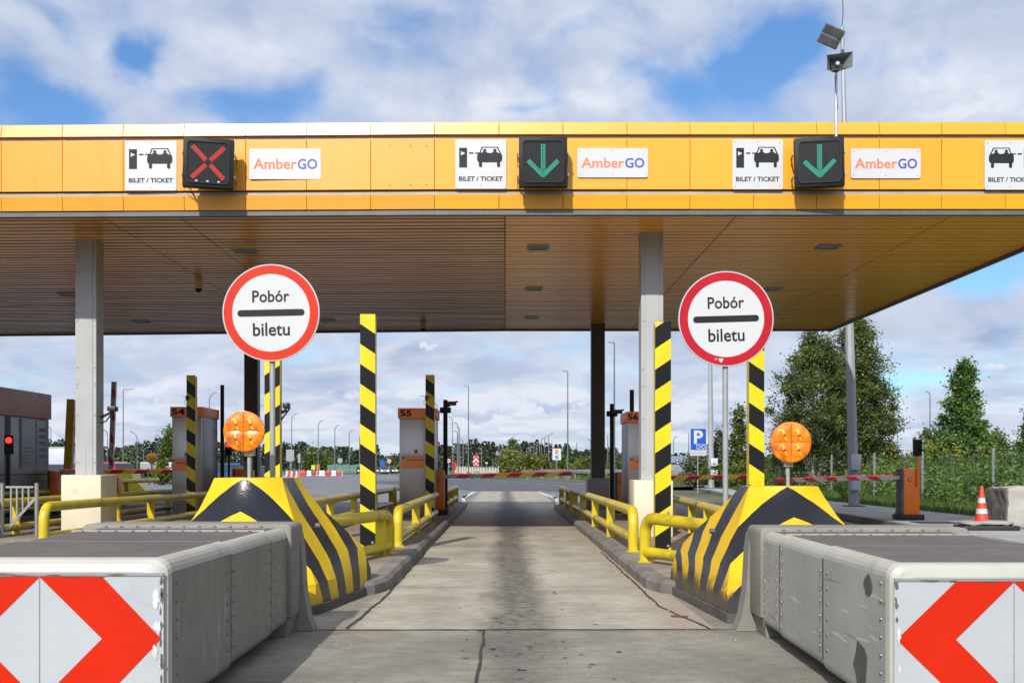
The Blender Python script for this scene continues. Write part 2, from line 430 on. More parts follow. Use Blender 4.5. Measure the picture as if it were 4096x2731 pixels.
def lane_mat(name='concrete_lane', ca=(.235,.212,.158), cb=(.35,.32,.25), edges=True, near=.85):
    m, nt, p = nt_new(name)
    pos = nt.nodes.new('ShaderNodeNewGeometry').outputs['Position']
    sp = nt.nodes.new('ShaderNodeSeparateXYZ'); nt.links.new(pos, sp.inputs[0])
    base = mix(nt, sstep(nt, noisen(nt, pos, .9, 7, .6), .3, .7), ca, cb)
    fine = sstep(nt, noisen(nt, pos, 55, 4, .7), .25, .75, .80, 1.18)
    n = nt.nodes.new('ShaderNodeVectorMath'); n.operation = 'SCALE'; nt.links.new(base, n.inputs[0]); nt.links.new(fine, n.inputs['Scale'])
    c = n.outputs[0]
    broom = mth(nt, 'MULTIPLY', sstep(nt, noisen(nt, scalev(nt, pos, 1.6, 11, 1), 1.3, 7, .7), .3, .7, .84, 1.13), sstep(nt, noisen(nt, pos, 6, 7, .7), .3, .7, .88, 1.1))
    nb = nt.nodes.new('ShaderNodeVectorMath'); nb.operation = 'SCALE'; nt.links.new(c, nb.inputs[0]); nt.links.new(broom, nb.inputs['Scale']); c = nb.outputs[0]
    # oil band dripped along the middle of the lane
    w = noisen(nt, scalev(nt, pos, 1.2, .35, 1), 1.0, 6, .65)
    dx = mth(nt, 'ABSOLUTE', mth(nt, 'SUBTRACT', mth(nt, 'ADD', sp.outputs[0], mth(nt, 'MULTIPLY', mth(nt, 'SUBTRACT', w, .5), .7)), .12))
    oil = mth(nt, 'MULTIPLY', sstep(nt, dx, .10, .50, 1, 0), sstep(nt, noisen(nt, scalev(nt, pos, 2, .6, 1), 2.2, 8, .7), .15, .5, .55, 1))
    oil = mth(nt, 'MULTIPLY', oil, sstep(nt, noisen(nt, scalev(nt, pos, 5, 9, 1), 1.6, 7, .75), .34, .62, .42, 1))
    along = sstep(nt, sp.outputs[1], 7.0, 15.5, near, .95)
    oil = mth(nt, 'MULTIPLY', oil, along)
    c = mix(nt, oil, c, (.040,.036,.031))
    # dense patch where cars stand at the ticket machine
    d2 = mth(nt, 'ABSOLUTE', mth(nt, 'SUBTRACT', sp.outputs[0], .25))
    stand = mth(nt, 'MULTIPLY', sstep(nt, d2, .1, 1.05, 1, 0), mth(nt, 'MULTIPLY', sstep(nt, sp.outputs[1], 25, 31, 0, 1), sstep(nt, sp.outputs[1], 36, 55, 1, 0)))
    c = mix(nt, mth(nt, 'MULTIPLY', stand, sstep(nt, w, .3, .6, .75, 1.0)), c, (.022,.020,.018))
    # drips
    dr = sstep(nt, noisen(nt, scalev(nt, pos, 7, 2.2, 1), 1.0, 5, .7), .66, .70)
    c = mix(nt, mth(nt, 'MULTIPLY', dr, mth(nt, 'MULTIPLY', sstep(nt, dx, .2, 1.1, .9, .12), .7)), c, (.07,.06,.052))
    # tyre tracks polished paler
    # sandy grit swept against the far kerb, grime by the near one
    # faint tyre tracks either side of the oil band
    tr = mth(nt, 'ABSOLUTE', mth(nt, 'SUBTRACT', mth(nt, 'ABSOLUTE', mth(nt, 'SUBTRACT', sp.outputs[0], .15)), .82))
    c = mix(nt, mth(nt, 'MULTIPLY', sstep(nt, tr, .05, .30, .22, 0), sstep(nt, noisen(nt, scalev(nt, pos, 3, .5, 1), 1.5, 6, .7), .35, .65)), c, (.12,.11,.095))
    gr = mth(nt, 'ADD', sp.outputs[0] if edges else mth(nt, 'MULTIPLY', sp.outputs[0], 0), mth(nt, 'MULTIPLY', noisen(nt, pos, 3, 6, .7), .5))
    c = mix(nt, mth(nt, 'MULTIPLY', sstep(nt, gr, 1.62, 1.9, 0, .85), sstep(nt, noisen(nt, pos, 26, 4), .35, .65, .55, 1)), c, (.27,.205,.15))
    gl = mth(nt, 'ADD', sp.outputs[0], mth(nt, 'MULTIPLY', noisen(nt, pos, 2.2, 6, .7), .6))
    c = mix(nt, sstep(nt, gl, -1.28 if edges else -99, -.98 if edges else -98, .65, 0), c, (.12,.10,.085))
    nt.links.new(c, p.inputs['Base Color']); p.inputs['Roughness'].default_value = .78
    bumpn(nt, p, noisen(nt, pos, 70, 4, .7), .3, .006)
    return m
K['lane'] = lane_mat()
K['lane_near'] = lane_mat('concrete_apron_lane', (.150,.137,.108), (.235,.215,.172), False, .62)
def ground_mat(name, a, b, grain=.2, sc=.35, fs=40, rough=.85, patches=None):
    m, nt, p = nt_new(name)
    pos = nt.nodes.new('ShaderNodeNewGeometry').outputs['Position']
    c = mix(nt, sstep(nt, noisen(nt, pos, sc, 7, .62), .3, .7), a, b)
    if patches:
        c = mix(nt, sstep(nt, noisen(nt, scalev(nt, pos, .05, .16, 1), 1, 6, .65), .48, .62, 0, .8), c, patches)
    fine = sstep(nt, noisen(nt, pos, fs, 4, .7), .25, .75, 1-grain, 1+grain)
    n = nt.nodes.new('ShaderNodeVectorMath'); n.operation = 'SCALE'; nt.links.new(c, n.inputs[0]); nt.links.new(fine, n.inputs['Scale'])
    nt.links.new(n.outputs[0], p.inputs['Base Color']); p.inputs['Roughness'].default_value = rough
    bumpn(nt, p, noisen(nt, pos, fs*1.3, 4, .7), .3, .008)
    return m
K['asphalt'] = ground_mat('asphalt_plaza', (.115,.117,.12), (.16,.162,.163), patches=(.09,.091,.095))
K['asphalt_dark'] = ground_mat('asphalt_dark', (.052,.053,.058), (.07,.071,.076))
K['asphalt_brown'] = ground_mat('asphalt_worn', (.12,.105,.09), (.17,.155,.135), patches=(.085,.078,.07))
K['apron'] = ground_mat('concrete_apron', (.14,.132,.115), (.225,.212,.182), .28, .8, 60)
K['soil'] = ground_mat('meadow_ground', (.045,.055,.018), (.09,.09,.035), .3, .1, 8)
K['bank'] = ground_mat('bank_soil', (.035,.042,.016), (.075,.066,.04), .35, .4, 9)
K['island'] = ground_mat('island_paving', (.16,.125,.09), (.25,.205,.155), .25, .9, 45)
K['kerb'] = ground_mat('kerb_stone', (.10,.088,.073), (.19,.175,.152), .25, 1.6, 40)
K['paving'] = ground_mat('paving_blocks', (.24,.235,.225), (.33,.325,.31), .22, .7, 30)
# ------------------------------------------------------------------ camera, light, sky
cam = bpy.data.objects.new('camera', bpy.data.cameras.new('camera')); C.objects.link(cam)
cam.location = (0,0,CH); cam.rotation_euler = (RAD(90),0,0)
cam.data.lens = 36*F/2352; cam.data.sensor_width = 36; cam.data.clip_end = 6000; cam.data.clip_start = .1
cam.data.shift_x = (1176-CX)/2352; cam.data.shift_y = (HY-784)/2352
SC.camera = cam
SUNV = Vector((-.38,-1.38,1.0)).normalized()
EL = math.asin(SUNV.z); ROT = math.atan2(SUNV.x, SUNV.y)
sun = bpy.data.objects.new('sun', bpy.data.lights.new('sun', 'SUN')); C.objects.link(sun)
sun.data.energy = 4.4; sun.data.angle = RAD(.6); sun.data.color = (1.0,.955,.88)
sun.rotation_euler = (-SUNV).to_track_quat('-Z', 'Y').to_euler(); sun.location = (0,0,40)
SC.view_settings.view_transform = 'Standard'; SC.view_settings.look = 'None'; SC.view_settings.exposure = .30; SC.view_settings.gamma = 1
SC.cycles.use_denoising = True
SC.cycles.max_bounces = 7; SC.cycles.diffuse_bounces = 4; SC.cycles.glossy_bounces = 3
SC.cycles.transparent_max_bounces = 8; SC.cycles.caustics_reflective = False

def make_world():
    w = bpy.data.worlds.new('World'); SC.world = w; w.use_nodes = True; nt = w.node_tree
    bg = nt.nodes['Background']
    sky = nt.nodes.new('ShaderNodeTexSky'); sky.sky_type = 'NISHITA'; sky.sun_disc = False
    sky.sun_elevation = EL; sky.sun_rotation = ROT % (2*math.pi); sky.ozone_density = 1.6; sky.dust_density = .6
    tc = nt.nodes.new('ShaderNodeTexCoord')
    nrm = nt.nodes.new('ShaderNodeVectorMath'); nrm.operation = 'NORMALIZE'; nt.links.new(tc.outputs['Generated'], nrm.inputs[0])
    sp = nt.nodes.new('ShaderNodeSeparateXYZ'); nt.links.new(nrm.outputs[0], sp.inputs[0])
    u = mth(nt, 'ARCTAN2', sp.outputs[0], sp.outputs[1]); wv = mth(nt, 'ARCSINE', sp.outputs[2])
    cv = nt.nodes.new('ShaderNodeCombineXYZ')
    nt.links.new(u, cv.inputs[0])
    hs = mth(nt, 'MULTIPLY', mth(nt, 'SQRT', mth(nt, 'MAXIMUM', wv, .0)), 1.75)
    nt.links.new(hs, cv.inputs[1])
    # turbulent warp of the cloud plan
    wn = nt.nodes.new('ShaderNodeTexNoise'); wn.inputs['Scale'].default_value = 9; wn.inputs['Detail'].default_value = 5; nt.links.new(cv.outputs[0], wn.inputs['Vector'])
    wa = nt.nodes.new('ShaderNodeVectorMath'); wa.operation = 'SUBTRACT'; nt.links.new(wn.outputs['Color'], wa.inputs[0]); wa.inputs[1].default_value = (.5,.5,.5)
    wb = nt.nodes.new('ShaderNodeSeparateXYZ'); nt.links.new(wa.outputs[0], wb.inputs[0])
    uu = mth(nt, 'ADD', u, mth(nt, 'MULTIPLY', wb.outputs[0], .10)); ww = mth(nt, 'ADD', wv, mth(nt, 'MULTIPLY', wb.outputs[1], .07))
    n1 = noisen(nt, cv.outputs[0], 7.5, 9, .56, .35)
    fine = noisen(nt, cv.outputs[0], 26, 6, .6, .3)
    def gap(acc, vx, vy, rx, ry, amp, ang=0):
        u0 = math.atan((vx-CX)/F); w0 = math.atan((HY-vy)/F*math.cos(u0)); a = rx/F; b = ry/F; ca, sa = math.cos(RAD(ang)), math.sin(RAD(ang))
        du = mth(nt, 'SUBTRACT', uu, u0); dw = mth(nt, 'SUBTRACT', ww, w0)
        p = mth(nt, 'MULTIPLY_ADD', du, ca/a, mth(nt, 'MULTIPLY', dw, sa/a)); q = mth(nt, 'MULTIPLY_ADD', du, -sa/b, mth(nt, 'MULTIPLY', dw, ca/b))
        g = mth(nt, 'EXPONENT', mth(nt, 'MULTIPLY', mth(nt, 'MULTIPLY_ADD', p, p, mth(nt, 'MULTIPLY', q, q)), -1))
        return mth(nt, 'MULTIPLY_ADD', g, amp, acc) if acc is not None else mth(nt, 'MULTIPLY', g, amp)
    acc = None
    for g in ((310,112,58,55,.42,0),(90,215,165,58,.46,-22),(60,20,150,22,.14,-30),(560,262,150,40,.26,0),(1310,70,150,42,.27,18),(1260,195,45,60,.26,0),(1180,255,110,22,.22,0),
              (700,215,50,35,.18,0),(1570,225,110,55,.30,-14),(1820,110,135,75,.42,10),(1740,165,90,40,.2,0),(2130,160,60,45,.14,0),(850,90,70,30,.10,0),(970,45,120,25,.12,0),
              (2260,640,110,48,.42,0),(2090,870,150,16,.30,0),(1290,905,60,14,.2,0),(1075,905,60,12,.16,0),(2330,760,60,25,.14,0),(660,800,60,14,.10,0)):
        acc = gap(acc, *g)
    puff = None                                              # low cumulus by the horizon, and the thick white heaps above the roof
    for g in ((1085,935,70,32,.9,0),(1275,925,62,40,1.2,0),(1150,965,160,25,.35,0),(960,905,60,25,.4,0),(700,960,90,26,.5,0),(1560,930,90,25,.6,0),(180,960,120,30,.6,0),(330,880,80,30,.4,0),
              (1330,240,230,45,.8,0),(820,225,130,45,.45,0),(2200,235,140,60,.85,0),(1080,235,80,50,.8,0),(420,215,90,50,.3,0),(640,200,60,60,.3,0),(330,890,90,40,.4,0)):
        puff = gap(puff, *g)
    dark = None
    for g in ((960,820,70,18,.8,10),(2310,775,60,22,.9,0),(130,890,150,30,.5,0),(1040,150,200,50,.25,0),(1400,130,150,50,.25,0),(480,30,300,40,.35,0),(740,870,120,20,.3,0)):
        dark = gap(dark, *g)
    cov = mth(nt, 'SUBTRACT', mth(nt, 'ADD', n1, .20), acc)
    cov = mth(nt, 'MULTIPLY_ADD', puff, .10, cov)

    cov = mth(nt, 'MULTIPLY_ADD', mth(nt, 'SUBTRACT', fine, .5), .10, cov)
    mask = sstep(nt, cov, .31, .74, 0, 1)
    lum = mth(nt, 'MULTIPLY_ADD', mth(nt, 'SUBTRACT', noisen(nt, cv.outputs[0], 11, 7, .58, .5), .5), 1.5, .50)
    lum = mth(nt, 'MULTIPLY_ADD', mth(nt, 'MULTIPLY', puff, sstep(nt, fine, .34, .60, .45, 1.1)), .60, lum)
    lum = mth(nt, 'MULTIPLY_ADD', dark, -.65, lum, clamp=True)
    lowb = sstep(nt, wv, .0, .14, .20, 0)
    heap = mth(nt, 'MULTIPLY', sstep(nt, noisen(nt, cv.outputs[0], 17, 8, .6, .25), .47, .62), sstep(nt, wv, .02, .13, 1, .15))
    lum = mth(nt, 'MULTIPLY_ADD', heap, .40, lum)
    lum = mth(nt, 'ADD', lum, mth(nt, 'MULTIPLY', lowb, .4), clamp=True)
    # a few clear cumulus heaps low over the far wood: crisp lit tops, shaded flat bases
    u2 = mth(nt, 'ADD', u, mth(nt, 'MULTIPLY', wb.outputs[0], .022)); w2 = mth(nt, 'ADD', wv, mth(nt, 'MULTIPLY', wb.outputs[1], .016))
    puffn = mth(nt, 'SUBTRACT', noisen(nt, scalev(nt, nrm.outputs[0], 1, 1, 1.3), 62, 7, .62, .2), .5)
    cm = None; base = None
    for (vx, vy, rx, ry, a_) in ((1085,932,78,36,.95),(1278,915,84,42,1.0),(955,905,60,30,.75),(845,905,70,28,.6),(690,975,110,26,.7),(1180,985,140,22,.7),(330,905,90,34,.65),(190,985,120,24,.7),(1560,955,80,34,.8),(1790,930,60,26,.5),(2290,840,70,24,.5),(985,800,42,20,.55)):
        u0 = math.atan((vx-CX)/F); w0 = math.atan((HY-vy)/F*math.cos(u0))
        p = mth(nt, 'MULTIPLY', mth(nt, 'SUBTRACT', u2, u0), F/rx); q = mth(nt, 'MULTIPLY', mth(nt, 'SUBTRACT', w2, w0), F/ry)
        g = mth(nt, 'MULTIPLY', mth(nt, 'EXPONENT', mth(nt, 'MULTIPLY', mth(nt, 'MULTIPLY_ADD', p, p, mth(nt, 'MULTIPLY', q, q)), -1)), a_)
        b_ = mth(nt, 'MULTIPLY', g, sstep(nt, q, -1.1, .35))
        cm = g if cm is None else mth(nt, 'MAXIMUM', cm, g); base = b_ if base is None else mth(nt, 'MAXIMUM', base, b_)
    cmask = sstep(nt, mth(nt, 'MULTIPLY_ADD', puffn, 1.5, cm), .40, .62)
    clit = sstep(nt, mth(nt, 'MULTIPLY_ADD', puffn, .8, base), .10, .62, .35, 1.0)
    lm = nt.nodes.new('ShaderNodeMix'); lm.data_type = 'FLOAT'; nt.links.new(cmask, lm.inputs[0]); nt.links.new(lum, lm.inputs[2]); nt.links.new(clit, lm.inputs[3]); lum = lm.outputs[0]
    mask = mth(nt, 'MAXIMUM', mask, cmask)
    cl = mix(nt, lum, (3.6,4.6,6.8), (7.9,8.3,9.3))
    sd = nt.nodes.new('ShaderNodeVectorMath'); sd.operation = 'DOT_PRODUCT'; nt.links.new(nrm.outputs[0], sd.inputs[0]); sd.inputs[1].default_value = SUNV
    glow = mth(nt, 'MULTIPLY_ADD', mth(nt, 'POWER', mth(nt, 'MAXIMUM', sd.outputs['Value'], 0), 3), 1.9, 1.0)   # clouds brightened round the sun, added to fill the front faces
    gl = nt.nodes.new('ShaderNodeVectorMath'); gl.operation = 'SCALE'; nt.links.new(cl, gl.inputs[0]); nt.links.new(glow, gl.inputs['Scale']); cl = gl.outputs[0]
    skyc = mix(nt, 1.0, sky.outputs[0], (.82,1.16,1.52), 'MULTIPLY')
    col = mix(nt, mask, skyc, cl)
    below = sstep(nt, sp.outputs[2], -.02, .0)
    col = mix(nt, below, (1.0,1.0,.9), col)
    nt.links.new(col, bg.inputs[0]); bg.inputs[1].default_value = .081
make_world()

# ------------------------------------------------------------------ ground
def gsheet(name, pts, z, mat, kind='structure', label=None):
    o = MB().sheet(pts, z).build(name, mat, smooth=0, recalc=False)
    for p in o.data.polygons:
        if p.normal.z < 0: o.data.flip_normals(); break
    return struct(o, kind, label)
gsheet('ground', [(-1500,-150),(1500,-150),(1500,2600),(-1500,2600)], -.02, K['soil'])
gsheet('road', [(-140,-40),(9.3,-40),(9.3,66),(8.6,90),(6.6,108),(3.6,128),(4.4,142),(20,150),(20,172),(-6,196),(-60,262),(-140,270)], -.012, K['asphalt'])
gsheet('road', [(-1.6,70),(2.2,70),(9.2,66),(8.5,90),(6.5,108),(3.5,128),(4.0,141),(-4,150),(-16,118)], -.008, K['asphalt_dark'])
gsheet('road', [(-13.2,9),(-10.0,9),(-10.0,60),(-13.2,60)], -.008, K['asphalt_brown'])
gsheet('road', [(4.66,-5),(9.3,-5),(9.3,66),(4.66,60)], -.008, K['asphalt_brown'])
gsheet('road', [(-14,-12),(14,-12),(14,14.2),(-14,14.2)], -.004, K['lane_near'])
gsheet('road', [(-1.62,10.45),(1.95,10.45),(1.95,44),(2.3,70),(-1.7,70),(-1.62,44)], 0, K['lane'])
# bitumen joints between the slabs
def joint(pts, w):
    m = MB(); P = [Vector(p+(0,)) for p in pts]
    Q = []
    for i in range(len(P)-1):
        n = max(2, int((P[i+1]-P[i]).length/.12))
        for k in range(n): Q.append(P[i].lerp(P[i+1], k/n))
    Q.append(P[-1])
    L = []; Rr = []
    for i, q in enumerate(Q):
        d = (Q[min(i+1,len(Q)-1)]-Q[max(i-1,0)]).normalized(); s = Vector((-d.y,d.x,0))
        off = s*(noise.noise(q*1.7)*.018+noise.noise(q*9)*.004); ww = w*(.55+.9*abs(noise.noise(q*5+Vector((3,1,0)))))
        L.append(q+off+s*ww/2); Rr.append(q+off-s*ww/2)
    for i in range(len(Q)-1): m.poly([(p.x,p.y,.004) for p in (L[i],Rr[i],Rr[i+1],L[i+1])])
    o = m.build('road_joint', K['jointfill'], smooth=0, recalc=False); struct(o)
from mathutils import noise
joint([(-1.9,10.43),(2.1,10.47)], .035)
joint([(-.22,5.5),(-.19,10.4)], .032)
for y_ in (14.1,17.2,21.7,26.5,31.5,36.5,41.5,47,53,60): joint([(-1.43,y_),(1.74,y_+.02)], .014)
joint([(.12,41.5),(.16,70)], .03)
joint([(-1.46,10.5),(-1.38,13.2),(-1.40,20)], .05)
joint([(1.9,10.5),(1.66,12.2),(1.70,20)], .04)
# small oil drips where the cars creep forward
m_ = MB()
for k in range(170):
    x = R.gauss(.15,.42); y = R.uniform(6.4,17); r = abs(R.gauss(0,.009))+.003
    m_.sheet([(x+r*1.5*R.uniform(.6,1.3)*math.cos(a), y+r*R.uniform(.6,1.3)*math.sin(a)) for a in [i*.785 for i in range(8)]], .0055)
struct(m_.build('oil_drips', K['jointfill'], smooth=0, recalc=False), 'stuff', 'dark oil drips dotted along the concrete lane')

# loose grit swept along the kerbs
m_ = MB(); rg = random.Random(21)
for k in range(600):
    y = rg.uniform(9.5,26); near = rg.random() < .72
    x = (1.74-abs(rg.gauss(0,.13)) if near else -1.43+abs(rg.gauss(0,.09))) if y > 13.2 else (1.62+rg.gauss(0,.2)-(13.2-y)*.0 if near else -1.5+rg.gauss(0,.12))
    s_ = rg.uniform(.003,.010); a = rg.uniform(0,6.28)
    m_.prismz([(x+s_*math.cos(a+q*1.57)*rg.uniform(.6,1.3), y+s_*math.sin(a+q*1.57)*rg.uniform(.6,1.3)) for q in range(4)], .002, .002+s_*.9, 0, .6)
struct(m_.build('gravel', M('loose_grit', (.30,.25,.19), .85, var=.5, scale=30, k=1), smooth=0, recalc=False), 'stuff', 'loose grit along the lane kerbs')
m_ = MB(); m_.bar((1.66,11.33,.014),(1.82,11.25,.016),.022,.016)
o_ = m_.build('wood_piece', M('weathered_wood', (.12,.075,.045), .8, var=.3), origin=(1.74,11.27,0), bevel=.004); tag(o_, 'small brown stick lying at the foot of the scraped bumper', 'stick')
KZ = .16
def island(x0, x1, y0, y1, nose=.6, tail=1.2):
    cx = (x0+x1)/2; hw = (x1-x0)/2
    pts = []
    for k in range(9):
        a = math.pi + math.pi*k/8; pts.append((cx+hw*math.cos(a), y0+nose+nose*math.sin(a)))
    for k in range(9):
        a = math.pi*k/8; pts.append((cx+hw*math.cos(a), y1-tail+tail*math.sin(a)))
    inner = [(cx+(p[0]-cx)*(1-.22/hw), p[1]+(.22 if p[1] < y0+nose else -.22 if p[1] > y1-tail else 0)) for p in pts]
    m = MB(); n = len(pts)
    prof = [(pts,-.01),(pts,KZ-.05),([(cx+(p[0]-cx)*(1-.04/hw), p[1]) for p in pts],KZ),(inner,KZ)]
    for (a, za), (b, zb) in zip(prof, prof[1:]):
        for i in range(n):
            j = (i+1) % n
            m.poly([(a[i][0],a[i][1],za),(a[j][0],a[j][1],za),(b[j][0],b[j][1],zb),(b[i][0],b[i][1],zb)])
    struct(m.build('kerb', K['kerb'], smooth=40))
    gsheet('pavement', inner, KZ-.004, K['island'])
island(-4.17,-1.43,12.6,44,1.2)
island(1.74,4.66,12.75,41.5,1.2)
island(-10.0,-7.35,10.6,44)
island(-16.0,-13.2,10.6,47)
# pavement on the far side of the wide lane
m_ = MB()
kp = [(8.6,-5),(9.05,19.7),(9.6,30),(9.95,38),(10.6,52),(11.6,62),(13.2,88)]
for (a, b) in zip(kp, kp[1:]):
    m_.poly([(a[0],a[1],-.01),(b[0],b[1],-.01),(b[0],b[1],.15),(a[0],a[1],.15)])
    m_.poly([(a[0],a[1],.15),(b[0],b[1],.15),(b[0]+.15,b[1],.15),(a[0]+.15,a[1],.15)])
struct(m_.build('kerb', K['kerb'], smooth=0))
gsheet('pavement', [(x+.15,y) for x, y in kp] + [(15.2,88),(13.2,60),(12.9,50),(13.0,30),(13.4,-5)], .146, K['paving'])
# grass island with kerb beyond the lane
ge = [(3.6,128),(6.6,108),(8.6,90),(9.2,74)]
m_ = MB()
for a, b in zip(ge, ge[1:]):
    m_.poly([(a[0],a[1],-.01),(b[0],b[1],-.01),(b[0],b[1],.2),(a[0],a[1],.2)]); m_.poly([(a[0],a[1],.2),(b[0],b[1],.2),(b[0]+.2,b[1]+.2,.2),(a[0]+.2,a[1]+.2,.2)])
m_.poly([(3.6,128,-.01),(4.4,142,-.01),(4.4,142,.2),(3.6,128,.2)])
struct(m_.build('kerb', K['kerb'], smooth=0))
gsheet('lawn', [(3.65,128.2),(6.7,108.2),(8.7,90.2),(9.3,74.2),(13,74),(15.2,86),(40,100),(40,150),(4.5,142)], .196, K['soil'])
# painted lines
def stripe(pts, w, z=.006, name='road_marking'):
    m = MB()
    for a, b in zip(pts, pts[1:]):
        d = (Vector(b)-Vector(a)).normalized(); s = Vector((-d.y,d.x))*w/2
        m.sheet([(a[0]+s.x,a[1]+s.y),(a[0]-s.x,a[1]-s.y),(b[0]-s.x,b[1]-s.y),(b[0]+s.x,b[1]+s.y)], z)
    struct(m.build(name, K['marking'], smooth=0, recalc=False))
stripe([(-1.42,41),(-1.72,48),(-2.05,55),(-2.1,62)], .16)
stripe([(-2.05,55),(-1.95,62),(-1.83,68)], .3)
stripe([(1.76,38.5),(2.1,45),(2.45,54),(2.5,60)], .16)
stripe([(2.45,54),(2.2,62),(2.0,67)], .3)
for k in range(7):
    a = k/7; b = a+.085
    stripe([(-2.3+7*a, 132-44*a), (-2.3+7*b, 132-44*b)], .16)
stripe([(-9,140),(-.9,139),(6,150)], .25)
stripe([(3.2,124),(6.1,106),(8.2,89)], .14)
for k in range(9): stripe([(-56+6*k, 150+3*k), (-54+6*k, 151+3*k)], .22)
stripe([(8.95,28),(9.35,36),(10.0,50)], .12)

# ------------------------------------------------------------------ the canopy
ZS = 6.05
SEAM = [-420,-277,-145,-8,135,277,419,562,703,851,998,1146,1293,1440,1585,1731,1876,2020,2163,2310,2455,2536]
SX = [gx(v, 20.3) for v in SEAM]; SX[-1] = 10.75
XL, XR = -34.0, 10.75
while SX[0] > XL: SX.insert(0, SX[0]-1.12)
XL = SX[0]
def yf(x): return 20.3 + max(0, -1.27-x)*.024
def yr(x): return 37.5 + max(0, -x)*.085
canopy = thing('canopy', 'long toll canopy with yellow panelled front, brown slatted soffit and grey columns', 'canopy', (-3.0, 29.0, 0))
m_ = MB()
for i in range(len(SX)-1):
    a, b = SX[i]+.004, SX[i+1]-.004
    mi = 1 if SX[i] > -1.3 else 0
    j1, j2 = R.uniform(-.006,.006), R.uniform(-.004,.004)
    ya, yb = yf(a), yf(b)
    def panel(z0, z1, d0, d1):
        vs = [(a,ya+d0,z0),(b,yb+d0,z0),(b,yb+d1,z1),(a,ya+d1,z1),(a,ya+.16,z0),(b,yb+.16,z0),(b,yb+.16,z1),(a,ya+.16,z1)]
        m_.add(vs, [(0,1,2,3),(0,4,5,1),(3,2,6,7),(0,3,7,4),(1,5,6,2)], mi, R.uniform(.955,1.03))
    panel(7.455, 7.685, -.02, .025+j1*.6)
    panel(6.475, 7.39, j2, -j2)
    panel(6.125, 6.385, .02+j1*.5, -.01)
m_.build('fascia', [K['fascia_a'], K['fascia_b']], canopy, bevel=.004, segs=1, smooth=0)
m_ = MB()
def run(y0, y1, z0, z1, mi=0, x0=XL, x1=XR):
    xs = [x0, -1.27, x1]
    for a, b in zip(xs, xs[1:]):
        vs = [(a,yf(a)+y0,z0),(b,yf(b)+y0,z0),(b,yf(b)+y1,z0),(a,yf(a)+y1,z0),(a,yf(a)+y0,z1),(b,yf(b)+y0,z1),(b,yf(b)+y1,z1),(a,yf(a)+y1,z1)]
        m_.add(vs, [(0,3,2,1),(4,5,6,7),(0,1,5,4),(1,2,6,5),(2,3,7,6),(3,0,4,7)], mi)
run(.05,.17,7.37,7.45); run(.05,.17,6.365,6.455)
m_.build('fascia_strip', K['greystrip'], canopy, smooth=0)
m_ = MB(); run(.165,.30,6.07,7.69); m_.build('fascia_backing', K['darkgap'], canopy, smooth=0)
m_ = MB()
run(.05,.20,6.03,6.118)
m_.box(XR-.02,XR+.06,20.3,37.6,5.98,6.2)
a, b = XL, 0
for a, b in ((XL,0),(0,XR)):
    m_.add([(a,yr(a)-.02,6.0),(b,yr(b)-.02,6.0),(b,yr(b)+.08,6.0),(a,yr(a)+.08,6.0),(a,yr(a)-.02,6.2),(b,yr(b)-.02,6.2),(b,yr(b)+.08,6.2),(a,yr(a)+.08,6.2)],
           [(0,3,2,1),(4,5,6,7),(0,1,5,4),(1,2,6,5),(2,3,7,6),(3,0,4,7)])
m_.build('edge_trim', K['trim'], canopy, smooth=0)
# side and rear fascia, flat roof
m_ = MB()
m_.box(XR,XR+.05,20.6,37.6,6.2,7.68); m_.box(XL,0,yr(-10)+.1,yr(-10)+.2,6.21,7.68); m_.box(0,XR,37.56,37.62,6.21,7.68)
m_.t = [1.0001]*len(m_.t); m_.build('side_fascia', K['fascia_b'], canopy, smooth=0)
m_ = MB(); m_.poly([(XL,yf(XL)+.25,7.60),(XR,20.55,7.60),(XR,37.5,7.60),(0,37.5,7.60),(XL,yr(XL),7.60)])
m_.build('roof', K['roofing'], canopy, smooth=0)
# lapped soffit boards, lap shade painted onto the risers
K['lap_shade'] = M('soffit_lap_shade', (.16,.095,.04), .7)
K['lap_shade_pale'] = M('soffit_lap_shade_pale', (.55,.25,.03), .6)
GX = [XL,-19,-13.7,-7.35,-5.93,0,4.2,8.1,XR]
ml, mr = MB(), MB()
NB = 58
for (a, b) in zip(GX, GX[1:]):
    mb = ml if b <= 0 else mr
    a2, b2 = a+.009, b-.009
    for k in range(NB):
        def yy(x, t): return yf(x)+.19 + (yr(x)-yf(x)-.19)*t
        t0, t1 = k/NB, (k+1)/NB
        dz = R.uniform(-.002,.002); lap = .010 if mb is ml else .006
        dl = R.uniform(0,.004) if mb is ml else 0
        z0 = ZS+dz-dl; z1 = ZS+lap+dz
        mb.poly([(a2,yy(a2,t0),z0),(b2,yy(b2,t0),z0),(b2,yy(b2,t1),z1),(a2,yy(a2,t1),z1)])
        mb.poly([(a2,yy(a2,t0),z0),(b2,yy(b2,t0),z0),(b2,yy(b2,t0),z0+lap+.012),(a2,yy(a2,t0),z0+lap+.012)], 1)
ml.build('soffit', [K['soff_l'], K['lap_shade']], canopy, smooth=0, recalc=False)
mr.build('soffit', [K['soff_r'], K['lap_shade_pale']], canopy, smooth=0, recalc=False)
m_ = MB(); m_.poly([(XL,yf(XL)+.2,ZS+.06),(XR,20.5,ZS+.06),(XR,37.5,ZS+.06),(0,37.5,ZS+.06),(XL,yr(XL),ZS+.06)])
m_.build('soffit_backing', K['darkgap'], canopy, smooth=0)
